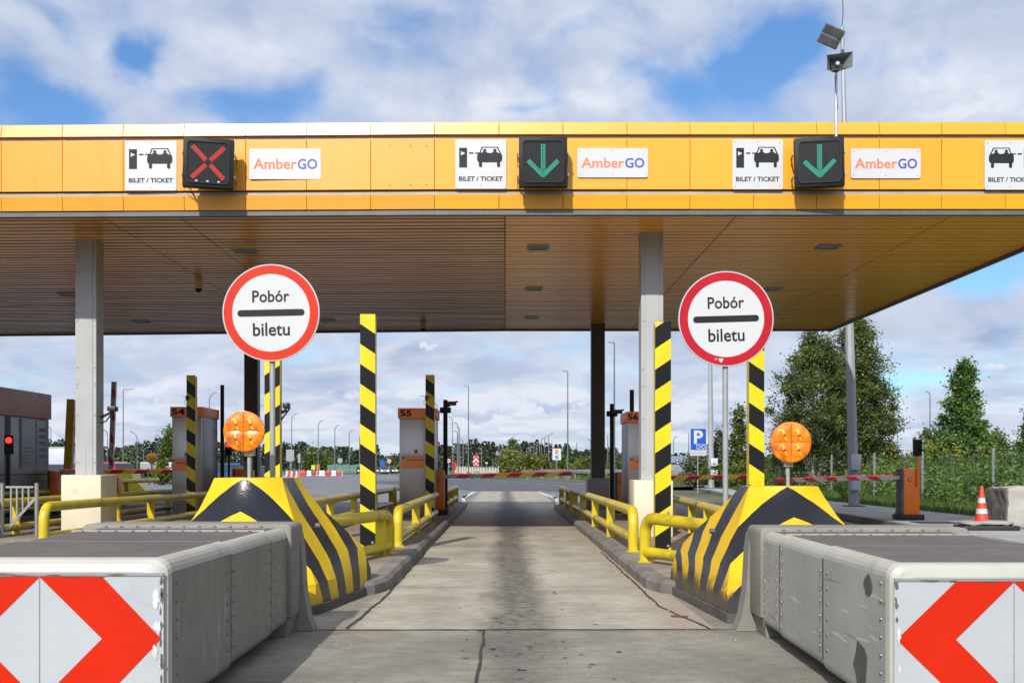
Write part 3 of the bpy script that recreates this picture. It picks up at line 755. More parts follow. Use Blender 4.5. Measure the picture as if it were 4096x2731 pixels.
# recessed lights
for (vx, vy) in ((560,574),(1236,568),(1226,663),(1221,729),(1902,566),(1775,663),(752,736),(323,739),(158,676)):
    D = (ZS-CH)*F/(HY-vy); x = gx(vx, D); s = .225
    m_ = MB()
    for q in ((x-s,x+s,D-s,D-s+.05),(x-s,x+s,D+s-.05,D+s),(x-s,x-s+.05,D-s+.05,D+s-.05),(x+s-.05,x+s,D-s+.05,D+s-.05)): m_.box(*q, ZS-.03, ZS+.02)
    fr = m_.build('ceiling_light', K['galv'], canopy, smooth=0)
    MB().box(x-s+.05,x+s-.05,D-s+.05,D+s-.05,ZS-.012,ZS+.02).build('diffuser', K['signback'], fr, smooth=0)
# columns
def column(x, D, mat, ztop, zpl, pw, pd, w=.43, d=.40):
    m = MB()
    m.box(x-w/2+.075, x+w/2-.075, D-.008, D+d, zpl, ztop)
    for sx in (-1, 1):
        xa = x+sx*(w/2-.075); xb = x+sx*w/2
        m.box(min(xa,xb), max(xa,xb), D, D+d, zpl, ztop)
        for zz in [zpl+.25+k*.95 for k in range(5)] + [zpl+1.82, ztop-.15]:
            m.lathe(((xa+xb)/2, D-.012, zz), [(.022,0),(.022,.012)], 8, 'y')
    m.box(x-w/2-.004, x+w/2+.004, D-.004, D+d+.004, zpl+1.74, zpl+1.746)
    c = m.build('column', mat, canopy, bevel=.006, segs=1)
    MB().box(x-pw/2, x+pw/2, D-(pd-d)/2-.0, D+d+(pd-d)/2, KZ-.02, zpl).build('plinth', K['plinth'] if mat is K['column'] else K['signback'], c, bevel=.03)
    return c
column(gx(197,22.7), 22.7, K['column'], ZS+.01, gz(1090,22.4), .80, .95, .42, .42)
column(gx(1498,22.0), 22.0, K['column'], ZS+.01, gz(1102,21.8), .76, .80)
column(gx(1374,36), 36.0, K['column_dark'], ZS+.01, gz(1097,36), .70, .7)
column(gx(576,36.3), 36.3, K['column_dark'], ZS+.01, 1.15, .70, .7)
m_ = MB(); x_, D_ = gx(197,22.7), 22.7
m_.box(x_-.055,x_+.01,D_-.014,D_-.009,1.36,1.86); m_.build('repair_patch', K['column'], [c for c in bpy.data.objects if c.name.startswith('column')][0], smooth=0)

# ------------------------------------------------------------------ boards on the fascia
def board(name, v, y, label, cat, group, r=.03):
    x0, x1 = gx(v[0], y), gx(v[2], y); z0, z1 = gz(v[3], y), gz(v[1], y)
    t = thing(name, label, cat, ((x0+x1)/2, y, z0), group)
    m = MB(); m.prism(rrect((x0+x1)/2, (z0+z1)/2, x1-x0, z1-z0, r), y-.012, y+.006)
    m.build('panel', K['white'], t, smooth=40)
    m = MB()
    for sx in (x0+.05, (x0+x1)/2, x1-.05):
        for sz in (z0+.05, z1-.05): m.lathe((sx, y-.017, sz), [(.008,0),(.012,.006)], 8, 'y')
    m.build('fixing_screws', K['galv'], t)['kind'] = 'stuff'
    return t, x0, x1, z0, z1
def ticket_board(v, y, label, mirror=False):
    t, x0, x1, z0, z1 = board('ticket_sign', v, y, label, 'sign', 'ticket lane signs along the fascia')
    W = x1-x0; H = z1-z0
    def pt(a, b): return ((x1-a*W) if mirror else (x0+a*W), z1-b*H)
    m = MB(); yb = y-.0145
    m.flat([pt(.075,.17),(pt(.23,.17)),pt(.23,.57),pt(.075,.57)], yb)
    m.flat([pt(.27,.262),pt(.355,.262),pt(.355,.292),pt(.27,.292)], yb)
    m.flat([pt(.39,.265),pt(.50,.265),pt(.50,.290),pt(.39,.290)], yb)
    body = [(.43,.31),(.46,.275),(.885,.275),(.915,.31),(.922,.40),(.90,.455),(.875,.465),(.88,.54),(.865,.565),(.835,.565),(.815,.54),(.815,.465),(.525,.465),(.525,.54),(.505,.565),(.475,.565),(.462,.54),(.462,.465),(.44,.455),(.425,.40)]
    m.flat([pt(*p) for p in body], yb)
    roof = [(.47,.28),(.515,.15),(.835,.15),(.895,.28),(.87,.28),(.815,.168),(.535,.168),(.492,.28)]
    m.flat([pt(*p) for p in roof[:1]+roof[1:3]+roof[3:]], yb)
    for cx_ in (.575,.775):
        c0 = pt(cx_, .222); m.disc(c0[0], yb, c0[1], .032*W, 14)
        m.flat([pt(cx_-.062,.285),pt(cx_-.055,.262),pt(cx_-.03,.25),pt(cx_+.03,.25),pt(cx_+.055,.262),pt(cx_+.062,.285)], yb-.0006)
    m.build('pictogram', K['picto'], t, smooth=0, recalc=False)
    m = MB(); m.flat([pt(.11,.24) if not mirror else pt(.20,.24), pt(.195,.282) if not mirror else pt(.115,.282), pt(.11,.325) if not mirror else pt(.20,.325)], yb-.0015)
    m.build('pointer', K['white'], t, smooth=0, recalc=False)
    text('BILET / TICKET', x0+.07*W, x1-.07*W, z1-.845*H, z1-.75*H, yb, K['picto'], t, .028)
    return t
ticket_board((288,324,406,438), yf(-6.4)-.012, 'white car and ticket machine board beside the red crossed lane signal')
ticket_board((1046,321,1163,434), 20.285, 'white car and ticket machine board between the blank panel and the middle green arrow')
ticket_board((1682,321,1798,435), 20.285, 'white car and ticket machine board below the horn loudspeaker, beside a green arrow')
ticket_board((2261,323,2378,436), 20.285, 'mirrored car and ticket machine board cut by the frame at the roof end', mirror=True)
def tag_board(v, y, label, om):
    t, x0, x1, z0, z1 = board('toll_tag_sign', v, y, label, 'sign', 'toll tag boards along the fascia', .035)
    W = x1-x0; H = z1-z0
    text('Amber', x0+.055*W, x0+.665*W, z1-.675*H, z1-.325*H, y-.0145, om, t, .018)
    text('GO', x0+.677*W, x1-.05*W, z1-.675*H, z1-.335*H, y-.0145, K['tblue'], t, .018)
tag_board((573,342,737,412), yf(-4)-.012, 'white toll tag board beside the red crossed lane signal, brightest orange letters', K['torange'])
tag_board((1326,341,1488,408), 20.285, 'white toll tag board on the yellow fascia above the rear dark column', K['torange_pale'])
tag_board((1954,342,2114,410), 20.285, 'white toll tag board below the floodlight mast, beside a green arrow', K['torange_pale'])
# the empty panel with screw holes
m_ = MB()
x0, x1, z0, z1 = gx(893,20.3), gx(992,20.3), gz(432,20.3), gz(322,20.3)
for sx in (x0+.02,(x0+x1)/2-.0,x1-.1):
    for sz in (z0+.06, z1-.1): m_.disc(sx, 20.288, sz, .01, 8)
m_.build('screw_hole', K['darkgap'], canopy, smooth=0, recalc=False)['kind'] = 'stuff'

# ------------------------------------------------------------------ lane signals
def lane_signal(v, label, kind, yaw=0, lean=0):
    D = 19.85; x0, x1 = gx(v[0], D), gx(v[2], D); z0, z1 = gz(v[3], D), gz(v[1], D)
    W = x1-x0; H = z1-z0; cx = (x0+x1)/2; cz = (z0+z1)/2
    t = thing('lane_signal', label, 'lane signal', (cx, D, z0), 'lane signals on the canopy front')
    MB().box(x0,x1,D,D+.17,z0,z1).build('housing', K['housing'], t, bevel=.008)
    m = MB(); o = rrect(cx, cz, W*.86, H*.86, .07, 4); i_ = rrect(cx, cz, W*.81, H*.81, .06, 4); n = len(o)
    for k in range(n):
        j = (k+1) % n
        m.poly([(o[k][0],D-.004,o[k][1]),(o[j][0],D-.004,o[j][1]),(o[j][0],D-.022,o[j][1]),(o[k][0],D-.022,o[k][1])])
        m.poly([(o[k][0],D-.022,o[k][1]),(o[j][0],D-.022,o[j][1]),(i_[j][0],D-.022,i_[j][1]),(i_[k][0],D-.022,i_[k][1])])
        m.poly([(i_[k][0],D-.022,i_[k][1]),(i_[j][0],D-.022,i_[j][1]),(i_[j][0],D-.003,i_[j][1]),(i_[k][0],D-.003,i_[k][1])])
    m.build('bezel', K['housing'], t)
    MB().flat(i_, D-.005).build('lens', K['lens'], t, smooth=0, recalc=False)
    dots = []
    if kind == 'x':
        L = .31*W
        for s in (-1, 1):
            for k in range(-11, 12):
                if abs(k) < 2: continue
                for q in (-1, 0, 1):
                    a = k/11*L; b = q*.028; dots.append((cx+(a*s+b*.7)*.98-.0, cz+a+(-b*s*.7)))
        mat = K['ledred']
    else:
        for k in range(15):
            for q in (-1.0, 0, 1.0): dots.append((cx+q*.03, cz+.335*H-k*.031))
        for s in (-1, 1):
            for k in range(14):
                for q in (-1, 0, 1):
                    a = k/13; dots.append((cx+s*(a*.30*W)+s*q*.019, cz-.33*H+a*.30*W+.02-q*.019+.02))
        mat = K['ledgreen']
    m = MB()
    for (a, b) in dots: m.disc(a, D-.008, b, .0072, 6)
    m.build('cross' if kind == 'x' else 'arrow', mat, t, smooth=0, recalc=False)
    if kind == 'x':
        m = MB()
        for q in (-.22,0,.22): m.box(cx+q*W-.02,cx+q*W+.02,D-.03,D-.006,z0+.085,z0+.11)
        m.build('bird_droppings', K['white'], t, smooth=0)['kind'] = 'stuff'
    for sx in (x0-.02, x1+.02):
        for sz in (z0+.25*H, z0+.7*H):
            m = MB(); m.bar((sx,D+.05,sz),(sx,20.33+ (.12 if cx < -2 else 0),sz+.02),.02,.035); m.bar((sx,D+.12,sz),(sx,20.33,sz-.14),.012,.012); m.build('bracket', K['galv'], t, smooth=0)
    if yaw or lean:
        t.rotation_euler = (0, RAD(lean), RAD(yaw))
    return t
lane_signal((420,317,533,430), 'black lane signal showing a red cross', 'x', 9, 1.5)
lane_signal((1192,314,1303,428), 'black lane signal with a green arrow nearest the middle of the roof', 'a')
lane_signal((1828,315,1939,428), 'black lane signal with a green arrow under the horn loudspeaker', 'a', -8, -1.0)
# ------------------------------------------------------------------ crash cushions
def cushion(cxf, cxr, hwf, hwr, ztop, label, side, torn, plas='plastic'):
    D0, D1 = 6.40, 10.0
    t = thing('crash_cushion', label, 'crash cushion', (cxr, 8.3, 0), 'crash cushions ahead of the toll islands')
    def xc(D): return cxf + (cxr-cxf)*(D-D0)/(10.45-D0)
    def hw(D): return hwf + (hwr-hwf)*(D-D0)/(10.45-D0)
    zb = .085; r = .085
    def ring(D, ins=0.0):
        x = xc(D); h = hw(D)-ins; zt = ztop-ins; z0 = zb+ins; pts = []
        for (sx, sz, a0, rr) in ((1,-1,-90,.07),(1,1,0,r),(-1,1,90,r),(-1,-1,180,.07)):
            for k in range(6):
                a = RAD(a0+90*k/5); zc = zt-rr if sz > 0 else z0+rr
                pts.append((x+sx*(h-rr)+rr*math.cos(a), D, zc+rr*math.sin(a)))
        return pts
    def bay(name, secs, endcap=False):
        m = MB(); rings = [ring(D, i) for D, i in secs]; n = len(rings[0])
        for ra, rb in zip(rings, rings[1:]):
            for k in range(n):
                j = (k+1) % n
                c = [Vector(p) for p in (ra[k], ra[j], rb[j], rb[k])]
                nz = (c[1]-c[0]).cross(c[3]-c[0]).normalized()
                zm = sum(p.z for p in c)/4
                mi = 1 if (abs(nz.z) > .96 and zm > .5) else 0
                if 6 <= k <= 10 or 12 <= k <= 16: mi = 2
                if rings.index(ra) < nfront: mi = 2
                m.add(c, [(0,1,2,3)], mi)
        m.poly(rings[0], 2 if nfront else 0)
        m.poly(rings[-1][::-1], 0)
        return m
    nfront = 3
    m = bay('front', [(D0,.075),(D0+.012,.035),(D0+.035,.010),(D0+.075,0),(7.84,0)])
    # rivets by each lap
    def rivets(m, D, sgn_list=(-1,1)):
        for sg in sgn_list:
            x = xc(D)+sg*(hw(D)); 
            for k in range(7):
                z = .2+k*.105+(.05 if (int(D*40) % 2) else 0)
                if z < ztop-.12: m.lathe((x-.001 if sg > 0 else x+.001, D, z), [(.013,0),(.011,.005*sg),(.005,.009*sg)], 8, 'x', 3)
    rivets(m, 6.56); rivets(m, 7.74)
    m.build('front_bay', [K[plas], K['rubber'], K['plastic_lite'], K['rivet']], t, smooth=32)
    nfront = 0
    m = bay('mid', [(7.845,.012),(9.25,.012)]); rivets(m, 7.93); rivets(m, 9.15)
    m.build('middle_bay', [K[plas], K['rubber'], K['plastic_lite'], K['rivet']], t, smooth=32)
    m = bay('rear', [(9.255,.022),(9.93,.022)]); rivets(m, 9.34); rivets(m, 9.82)
    m.build('rear_bay', [K[plas], K['rubber'], K['plastic_lite'], K['rivet']], t, smooth=32)
    # pale lap seams across the top and studs beside them
    m = MB()
    for D in (7.842, 9.252):
        m.box(xc(D)-hw(D)+.06, xc(D)+hw(D)-.07, D-.005, D+.001, ztop-.03, ztop+.0008)
    m.build('lap_seam', K['seam'], t, smooth=0)
    m = MB()
    for D in (7.72, 9.14, 9.86):
        q = -hw(D)+.18
        while q < hw(D)-.15:
            m.lathe((xc(D)+q, D, ztop-.012), [(.016,0),(.013,.0125),(.006,.0140)], 8, 'z'); q += .135
    m.build('stud', K['rubber'], t)['kind'] = 'stuff'
    m = MB()
    for D, ins in ((7.843,.012), (9.253,.022)):
        for sg in (-1,1):
            xx = xc(D)+sg*(hw(D)-ins+.0015); m.box(min(xx,xx-sg*.02),max(xx,xx-sg*.02),D-.003,D+(.062 if ins < .02 else .055),zb+.08,ztop-.09)
        m.box(xc(D)-hw(D)+.08,xc(D)+hw(D)-.08,D+.0015,D+.009,ztop-.04,ztop-.0115)
    m.build('lap_shadow', K['darkgap'], t, smooth=0)['kind'] = 'stuff'  # dark strips painting the shade behind each lap step
    # back-up block
    D = 10.2; h = hw(10.3)+.025
    m = MB(); m.prism([(cxr-h,.17),(cxr+h,.17),(cxr+h,ztop-.02),(cxr+h-.03,ztop+.012),(cxr-h+.03,ztop+.012),(cxr-h,ztop-.02)], 9.95, 10.5)
    m.build('back_plate', K['backconc'], t, bevel=.02)
    m = MB()
    for sx in (-1, 1):
        m.prism([(cxr+sx*(h-.4),0),(cxr+sx*(h+.125),0),(cxr+sx*(h+.075),.13),(cxr+sx*(h+.035),.36),(cxr+sx*(h+.012),.75),(cxr+sx*(h-.01),.9),(cxr+sx*(h-.4),.3)], 10.36, 10.58)
        m.prism([(cxr+sx*(h-.4),0),(cxr+sx*(h-.06),0),(cxr+sx*(h-.03),.17),(cxr+sx*(h-.4),.17)], 9.97, 10.36)
        m.build('foot', K['backconc'], t, smooth=30); m = MB()
    m = MB()
    for DD in (7.2, 8.6): m.box(xc(DD)-.5, xc(DD)+.5, DD-.1, DD+.1, 0, .1)
    m.build('skid', K['rivet'], t, smooth=0)
    # chevron face
    W = hwf*2-.05; cx = cxf; zt = ztop-.10; a0 = cx-W/2; y = D0-.004
    MB().prism([(a0,.10),(a0+W,.10),(a0+W,zt),(a0,zt)], y, y+.012).build('chevron_panel', K['reflwhite'], t, smooth=0)
    m = MB(); b = .335; zc = zt-(W/2-.012-b)
    for sg in (-1, 1):
        e = cx+sg*(W/2-.012)
        # red band between the outer and inner arrow
        up = [(e,zc),(e-sg*b,zt-.001),(cx+sg*.003,zt-.001),(cx+sg*.003,zt-.008),(e-sg*b,zc)]
        lo = [(e,zc),(e-sg*b,zc),(cx+sg*.003,max(.104,zc-(W/2-.012-b))),(e-sg*b,max(.104,zc-(W/2-.012-b)))]
        for q in (up, lo): m.flat(q, y-.003)
    m.build('arrow_band', K['reflred'], t, smooth=0, recalc=False)
    m = MB(); m.box(cx-.002, cx+.002, y-.0042, y-.0032, .1, zt); m.box(a0, a0+W, y-.006, y+.01, zt, zt+.016)
    m.build('panel_joint', K['signback'], t, smooth=0)
    # torn foil and scuffs where vehicles have brushed past
    m = MB(); e = cxf + side*(W/2-.015)
    def ragged(cx_, cz_, w, h, yy, n=11):
        m.flat([(cx_+w*R.uniform(.55,1.1)*math.cos(2*math.pi*k/n), cz_+h*R.uniform(.6,1.1)*math.sin(2*math.pi*k/n)) for k in range(n)], yy)
    R2 = random.Random(3)
    def ragged(cx_, cz_, w, h, yy, n=22):
        m.flat([(cx_+w*R2.uniform(.35,1.25)*math.cos(2*math.pi*k/n), cz_+h*R2.uniform(.5,1.2)*math.sin(2*math.pi*k/n)) for k in range(n)], yy)
    for (dx, dz, w, h) in torn: ragged(e-side*dx, zt-dz, w, h, y-.0045+R.uniform(-.0006,.0006))
    if torn: m.build('torn_foil', K['flake'], t, smooth=0, recalc=False)['kind'] = 'stuff'
    m = MB()
    for q in range(11 if len(torn) > 2 else 4):
        zz = zt-.02-q*.062+R.uniform(-.02,.02); ragged(e+side*R.uniform(-.006,.010), zz, R.uniform(.004,.014), R.uniform(.012,.04), y-.0052, 9)
    for q in range(9): ragged(cx+R.uniform(-.5,.5), zt+R.uniform(-.006,.012), R.uniform(.02,.08), R.uniform(.003,.008), y-.0068, 9)
    m.build('edge_grime', K['scuff'], t, smooth=0, recalc=False)['kind'] = 'stuff'
    return t
CL = cushion(-2.63, -2.80, .725, .905, .985, 'white nosed crash cushion in front of the bumper with the orange rimmed sign', 1,
        [(.025,.12,.022,.06),(.02,.29,.03,.035),(.03,.43,.02,.05),(.0,.5,.012,.03)])
CR = cushion(2.875, 3.165, .70, .905, .955, 'white nosed crash cushion in front of the scuffed bumper with the crimson rimmed sign', -1, [(.01,.3,.012,.05),(.012,.5,.01,.03)], 'plastic_pale')
m_ = MB()   # dark tyre scuffs on the flank that faces the lane
for (y, z, a, b) in ((6.80,.79,.09,.075),(6.95,.27,.15,.17)):
    xx = 2.875-.70-.0035+(y-6.4)*(.085-.0)/4.05*-.0
    x_f = lambda Y: (2.875+(3.165-2.875)*(Y-6.4)/4.05)-(.70+(.905-.70)*(Y-6.4)/4.05)-.004
    n = 12
    pts = [(y+a*R.uniform(.7,1.1)*math.cos(2*math.pi*k/n), z+b*R.uniform(.7,1.1)*math.sin(2*math.pi*k/n)) for k in range(n)]
    m_.poly([(x_f(p[0])-(.0 if p[0] < 7.84 else -.012), p[0], p[1]) for p in pts])
m_.build('tyre_scuff', K['scuff'], CR, smooth=0, recalc=False)['kind'] = 'stuff'

# ------------------------------------------------------------------ striped concrete bumpers
K['bump_base'] = M('bumper_base', (.10,.09,.075), .85, var=.25, scale=4, bump=.3)
def bumper(cx, D, ztop, mat, label, flip=False, LV=None):
    # level: (z, nose y, corner half width, corner y, rear half width, rear y)
    LV = LV or [(0.02,-1.05,.88,-.62,1.22,1.35),(.30,-.98,.87,-.60,1.20,1.35),(.55,-.66,.74,-.38,1.11,1.33),(.80,-.38,.61,-.18,.86,1.28),(1.05,-.16,.49,.02,.60,1.22),(1.26,-.03,.41,.13,.45,1.15),(1.38,.0,.37,.18,.385,1.12)]
    t = thing('striped_bumper', label, 'concrete bumper', (cx, D, 0), 'striped concrete bumpers at the island heads')
    m = MB(); rings = []; us = []
    sc = ztop/1.38; slant = 0; prev = None; hs = []
    for (z, ny, cw, cy, rw, ry) in LV[::-1]:
        if prev: slant += math.hypot((prev[0]-z)*sc, (prev[1]-ny)*.75)
        hs.append(slant); prev = (z, ny)
    hs = hs[::-1]
    for li, (z, ny, cw, cy, rw, ry) in enumerate(LV):
        half = []
        for k in range(6):                                  # ridge to front corner, slightly bowed
            s = k/5; half.append((cw*s, ny+(cy-ny)*(s**1.9)))
        for k in range(1, 6):
            s = k/5; half.append((cw+(rw-cw)*s, cy+(ry-cy)*s))
        u = [0]
        w = 1.5-.85*z/1.38
        for i in range(1, len(half)):
            d = math.hypot(half[i][0]-half[i-1][0], half[i][1]-half[i-1][1])
            u.append(u[-1]+d*(.86 if i <= 5 else w))
        uc = u[5]; u = [uc*(.62*q/uc+.38*(q/uc)**2.2) if i <= 5 else q for i, q in enumerate(u)]
        pts = [(-x, y) for x, y in half[::-1]] + half[1:]
        uu = u[::-1] + u[1:]
        rings.append([(cx+x, D+y, z*sc) for x, y in pts]); us.append(uu)
    n = len(rings[0])
    for li in range(len(rings)):
        for k in range(n):
            m.uv[len(m.v)] = (us[li][k], hs[li]); m.v.append(rings[li][k])
    for li in range(len(rings)-1):
        for k in range(n-1):
            m.f.append([li*n+k, li*n+k+1, (li+1)*n+k+1, (li+1)*n+k]); m.m.append(0); m.t.append(1.0)
        m.f.append([li*n+n-1, li*n, (li+1)*n, (li+1)*n+n-1]); m.m.append(1); m.t.append(1.0)
    top = len(rings)-1
    m.f.append([top*n+k for k in range(n)]); m.m.append(1); m.t.append(1.0)
    m.f.append([k for k in range(n)][::-1]); m.m.append(1); m.t.append(1.0)
    m.build('body', [mat, K['yelp']], t, smooth=24)
    m = MB(); base = [(cx+(p[0]-cx)*1.03, p[1]+(-.05 if p[1] < D else .05)) for p in rings[0]]
    m.prismz(base, -.005, .09); m.build('base', K['bump_base'], t, smooth=0)
    m = MB()
    for sx, z, y in ((.78*(1 if not flip else -1), .86*sc, .2),): m.lathe((cx+sx*.98, D+y, z), [(.03,-.03),(.03,.02)], 10, 'x')
    m.build('lifting_hole', K['scuff'], t)
    return t
bumper(-2.81, 12.2, 1.38, K['bump_a'], 'yellow and black striped concrete bumper, clean, under the orange rimmed round sign')
bumper(3.02, 12.1, 1.29, K['bump_b'], 'yellow and black striped concrete bumper, foot scraped black, under the crimson rimmed round sign', True,
       [(.02,-1.55,.86,-1.16,1.04,1.50),(.30,-1.42,.86,-1.08,1.03,1.48),(.55,-1.02,.76,-.74,.97,1.40),(.80,-.60,.64,-.38,.79,1.22),(1.05,-.26,.51,-.06,.58,1.00),(1.26,-.05,.42,.10,.43,.78),(1.38,.0,.37,.16,.365,.66)])
# smeared tar patch on the scuffed one is in its own paint; a far bumper seen from behind
bumper_far = bumper(gx(325,47), 45.5, 1.32, K['yelp'], 'plain yellow back of a bumper at the far island end beside the red car')
bumper_far.rotation_euler = (0,0,math.pi)

# ------------------------------------------------------------------ round signs
def round_sign(vx, vy, rv, D, pole_x, pole_top, label, red, tilt, zbase):
    r = rv*D/F; x, z = gx(vx,D), gz(vy,D)
    px = gx(pole_x, D+.06)
    t = thing('round_sign', label, 'road sign', (px, D+.06, zbase), 'round stop signs at the island heads')
    m = MB(); m.lathe((x, D, z), [(r,0),(r,.012),(r-.02,.02)], 56, 'y'); m.build('plate', K['signback'], t)
    m = MB(); m.disc(x, D-.0015, z, r*.988, 56); f = m.build('white_face', K['white'], t, smooth=0, recalc=False)
    m = MB(); o = circ(x,z,r*.972,56); i_ = circ(x,z,r*.797,56)
    for k in range(56):
        j = (k+1) % 56; m.flat([o[k],o[j],i_[j],i_[k]], D-.004)
    m.build('red_rim', red, t, smooth=0, recalc=False)
    M_ = Matrix.Translation((x,0,z)) @ Matrix.Rotation(-RAD(tilt),4,'Y') @ Matrix.Translation((-x,0,-z))
    m = MB(); m.flat(rrect(x, z-.003*r, 1.375*r, .135*r, .066*r, 6), D-.005); m.rotate(M_); m.build('bar', K['black'], t, smooth=0, recalc=False)
    tx = text('Pobór', x-.385*r, x+.375*r, z+.215*r, z+.46*r, D-.0055, K['black'], t, .014, rot=tilt)
    text('biletu', x-.37*r, x+.385*r, z-.475*r, z-.205*r, D-.0055, K['black'], t, .014, rot=tilt)
    m = MB(); m.tube([(px,D+.06,zbase),(px-.01,D+.06,z+r*.75)], .033, 14); m.build('pole', K['pole'], t)
    m = MB()
    for dz in (-.45*r, .45*r): m.box(x-.16*r, x+.16*r, D+.015, D+.1, z+dz-.02, z+dz+.02)
    m.build('clamp', K['galv'], t, smooth=0)
    return t
s1 = round_sign(622.5,718,112,13.45,627,0,'round orange rimmed ticket sign on a grey pole behind the clean bumper', K['red_a'], 1.2, KZ)
s2 = round_sign(1667.5,732,110,13.45,1667,0,'round crimson rimmed ticket sign with a white heart scratched on its lower rim', K['red_b'], 1.6, KZ)
m_ = MB()
hx, hz = gx(1656,13.44), gz(827,13.44); h = .03
m_.flat([(hx,hz-h),(hx+h*.9,hz+.1*h),(hx+h*.75,hz+.7*h),(hx+h*.3,hz+.8*h),(hx,hz+.35*h),(hx-h*.3,hz+.8*h),(hx-h*.75,hz+.7*h),(hx-h*.9,hz+.1*h)], 13.444)
m_.flat([(hx-.075,hz+.01),(hx-.05,hz+.004),(hx-.045,hz+.03),(hx-.053,hz+.028),(hx-.056,hz+.012),(hx-.073,hz+.018)], 13.444)
m_.build('scratched_heart', K['white'], s2, smooth=0, recalc=False)

# ------------------------------------------------------------------ amber warning lamps
def amber(vx, vy, rv, D, px, zb, label, back=False):
    r = rv*D/F; x, z = gx(vx,D), gz(vy,D); pxx = gx(px, D+.1)
    t = thing('warning_lamp', label, 'warning lamp', (pxx, D+.1, zb), 'amber warning lamps on the bumpers')
    m = MB(); m.lathe((x, D, z), [(r,0),(r,.05),(r*.8,.13),(r*.35,.17)], 40, 'y'); m.build('shell', K['amberback'], t)
    m = MB(); m.lathe((x, D-.014, z), [(r*.93,0),(r*1.0,.004),(r*1.0,.05)], 48, 'y'); m.build('rim', K['amber'], t)
    # four lens quarters, each a shallow dome
    m = MB()
    for sx in (-1, 1):
        for sz in (-1, 1):
            N = 9; vs = []; idx = {}
            for i in range(N+1):
                for j in range(N+1):
                    a, b = i/N, j/N
                    # square quarter mapped to the quarter disc
                    X = a*math.sqrt(1-b*b/2); Z = b*math.sqrt(1-a*a/2)
                    d = ((a-.42)**2+(b-.42)**2)
                    bump = math.sin(math.pi*min(1,a/.9))**.6*math.sin(math.pi*min(1,b/.9))**.6 if 0 < a < .9 and 0 < b < .9 else 0
                    vs.append((x+sx*X*r*.94, D-.020-.016*bump, z+sz*Z*r*.94))
            fs = [(i*(N+1)+j,(i+1)*(N+1)+j,(i+1)*(N+1)+j+1,i*(N+1)+j+1) for i in range(N) for j in range(N)]
            m.add(vs, fs)
    m.build('lens', K['amber'], t, smooth=50)
    m = MB()
    for sx in (-1, 1):
        for sz in (-1, 1):
            m.lathe((x+sx*.36*r, D-.037, z+sz*.36*r-.03*r), [(.09*r,.006),(.085*r,.0),(.06*r,-.003)], 12, 'y', 0)
            m.lathe((x+sx*.36*r, D-.0415, z+sz*.36*r-.03*r), [(.035*r,0),(.02*r,-.002)], 10, 'y', 1)
    m.box(x-.003, x+.003, D-.025, D-.012, z-r*.9, z+r*.9, 0); m.box(x-r*.9, x+r*.9, D-.023, D-.012, z-.002, z+.002, 0)
    m.build('bulb_mark', [K['amberdeep'], K['scuff']], t)
    m = MB()                                               # highlights painted as pale streaks on each lens quarter
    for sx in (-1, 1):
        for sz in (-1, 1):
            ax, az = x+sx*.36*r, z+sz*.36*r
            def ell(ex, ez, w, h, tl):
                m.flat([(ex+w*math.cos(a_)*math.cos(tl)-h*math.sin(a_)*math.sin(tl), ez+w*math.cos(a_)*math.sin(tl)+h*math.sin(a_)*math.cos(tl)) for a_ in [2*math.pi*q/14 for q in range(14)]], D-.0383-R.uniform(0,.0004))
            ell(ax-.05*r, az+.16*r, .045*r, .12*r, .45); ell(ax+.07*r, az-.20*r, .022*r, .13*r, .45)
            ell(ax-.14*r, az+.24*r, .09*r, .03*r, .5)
    m.build('highlight_streak', K['amberpale'], t, smooth=0, recalc=False)['kind'] = 'stuff'
    m = MB(); m.tube([(pxx, D+.1, zb),(pxx, D+.1, z-r*.6)], .026, 10); m.build('post', K['pole'], t)
    m = MB(); m.box(pxx-.055, pxx+.055, D+.05, D+.16, z-r-.05, z-r+.04); m.build('mount', K['galv'], t, bevel=.006)
    m = MB(); m.tube([(pxx-.06,D+.08,z-r),(pxx-.075,D+.08,z-r-.09),(pxx-.035,D+.07,z-r-.14),(pxx-.03,D+.07,z-r-.3)], .008, 6)
    m.tube([(pxx+.03,D+.08,z-r),(pxx+.045,D+.07,z-r-.12),(pxx+.03,D+.07,z-r-.33)], .008, 6); m.build('cable', K['blackpost'], t)
    return t
amber(560,990,46.5,12.75,573,1.38,'big amber lamp with four lenses on the clean striped bumper')
amber(1816.5,1015,46.5,12.65,1809,1.285,'big amber lamp with four lenses on the scraped striped bumper')
ab = amber(349,1052,12.2,46.3,349,1.32,'small amber lamp seen from behind on the far yellow bumper')
ab.rotation_euler = (0,0,math.pi)

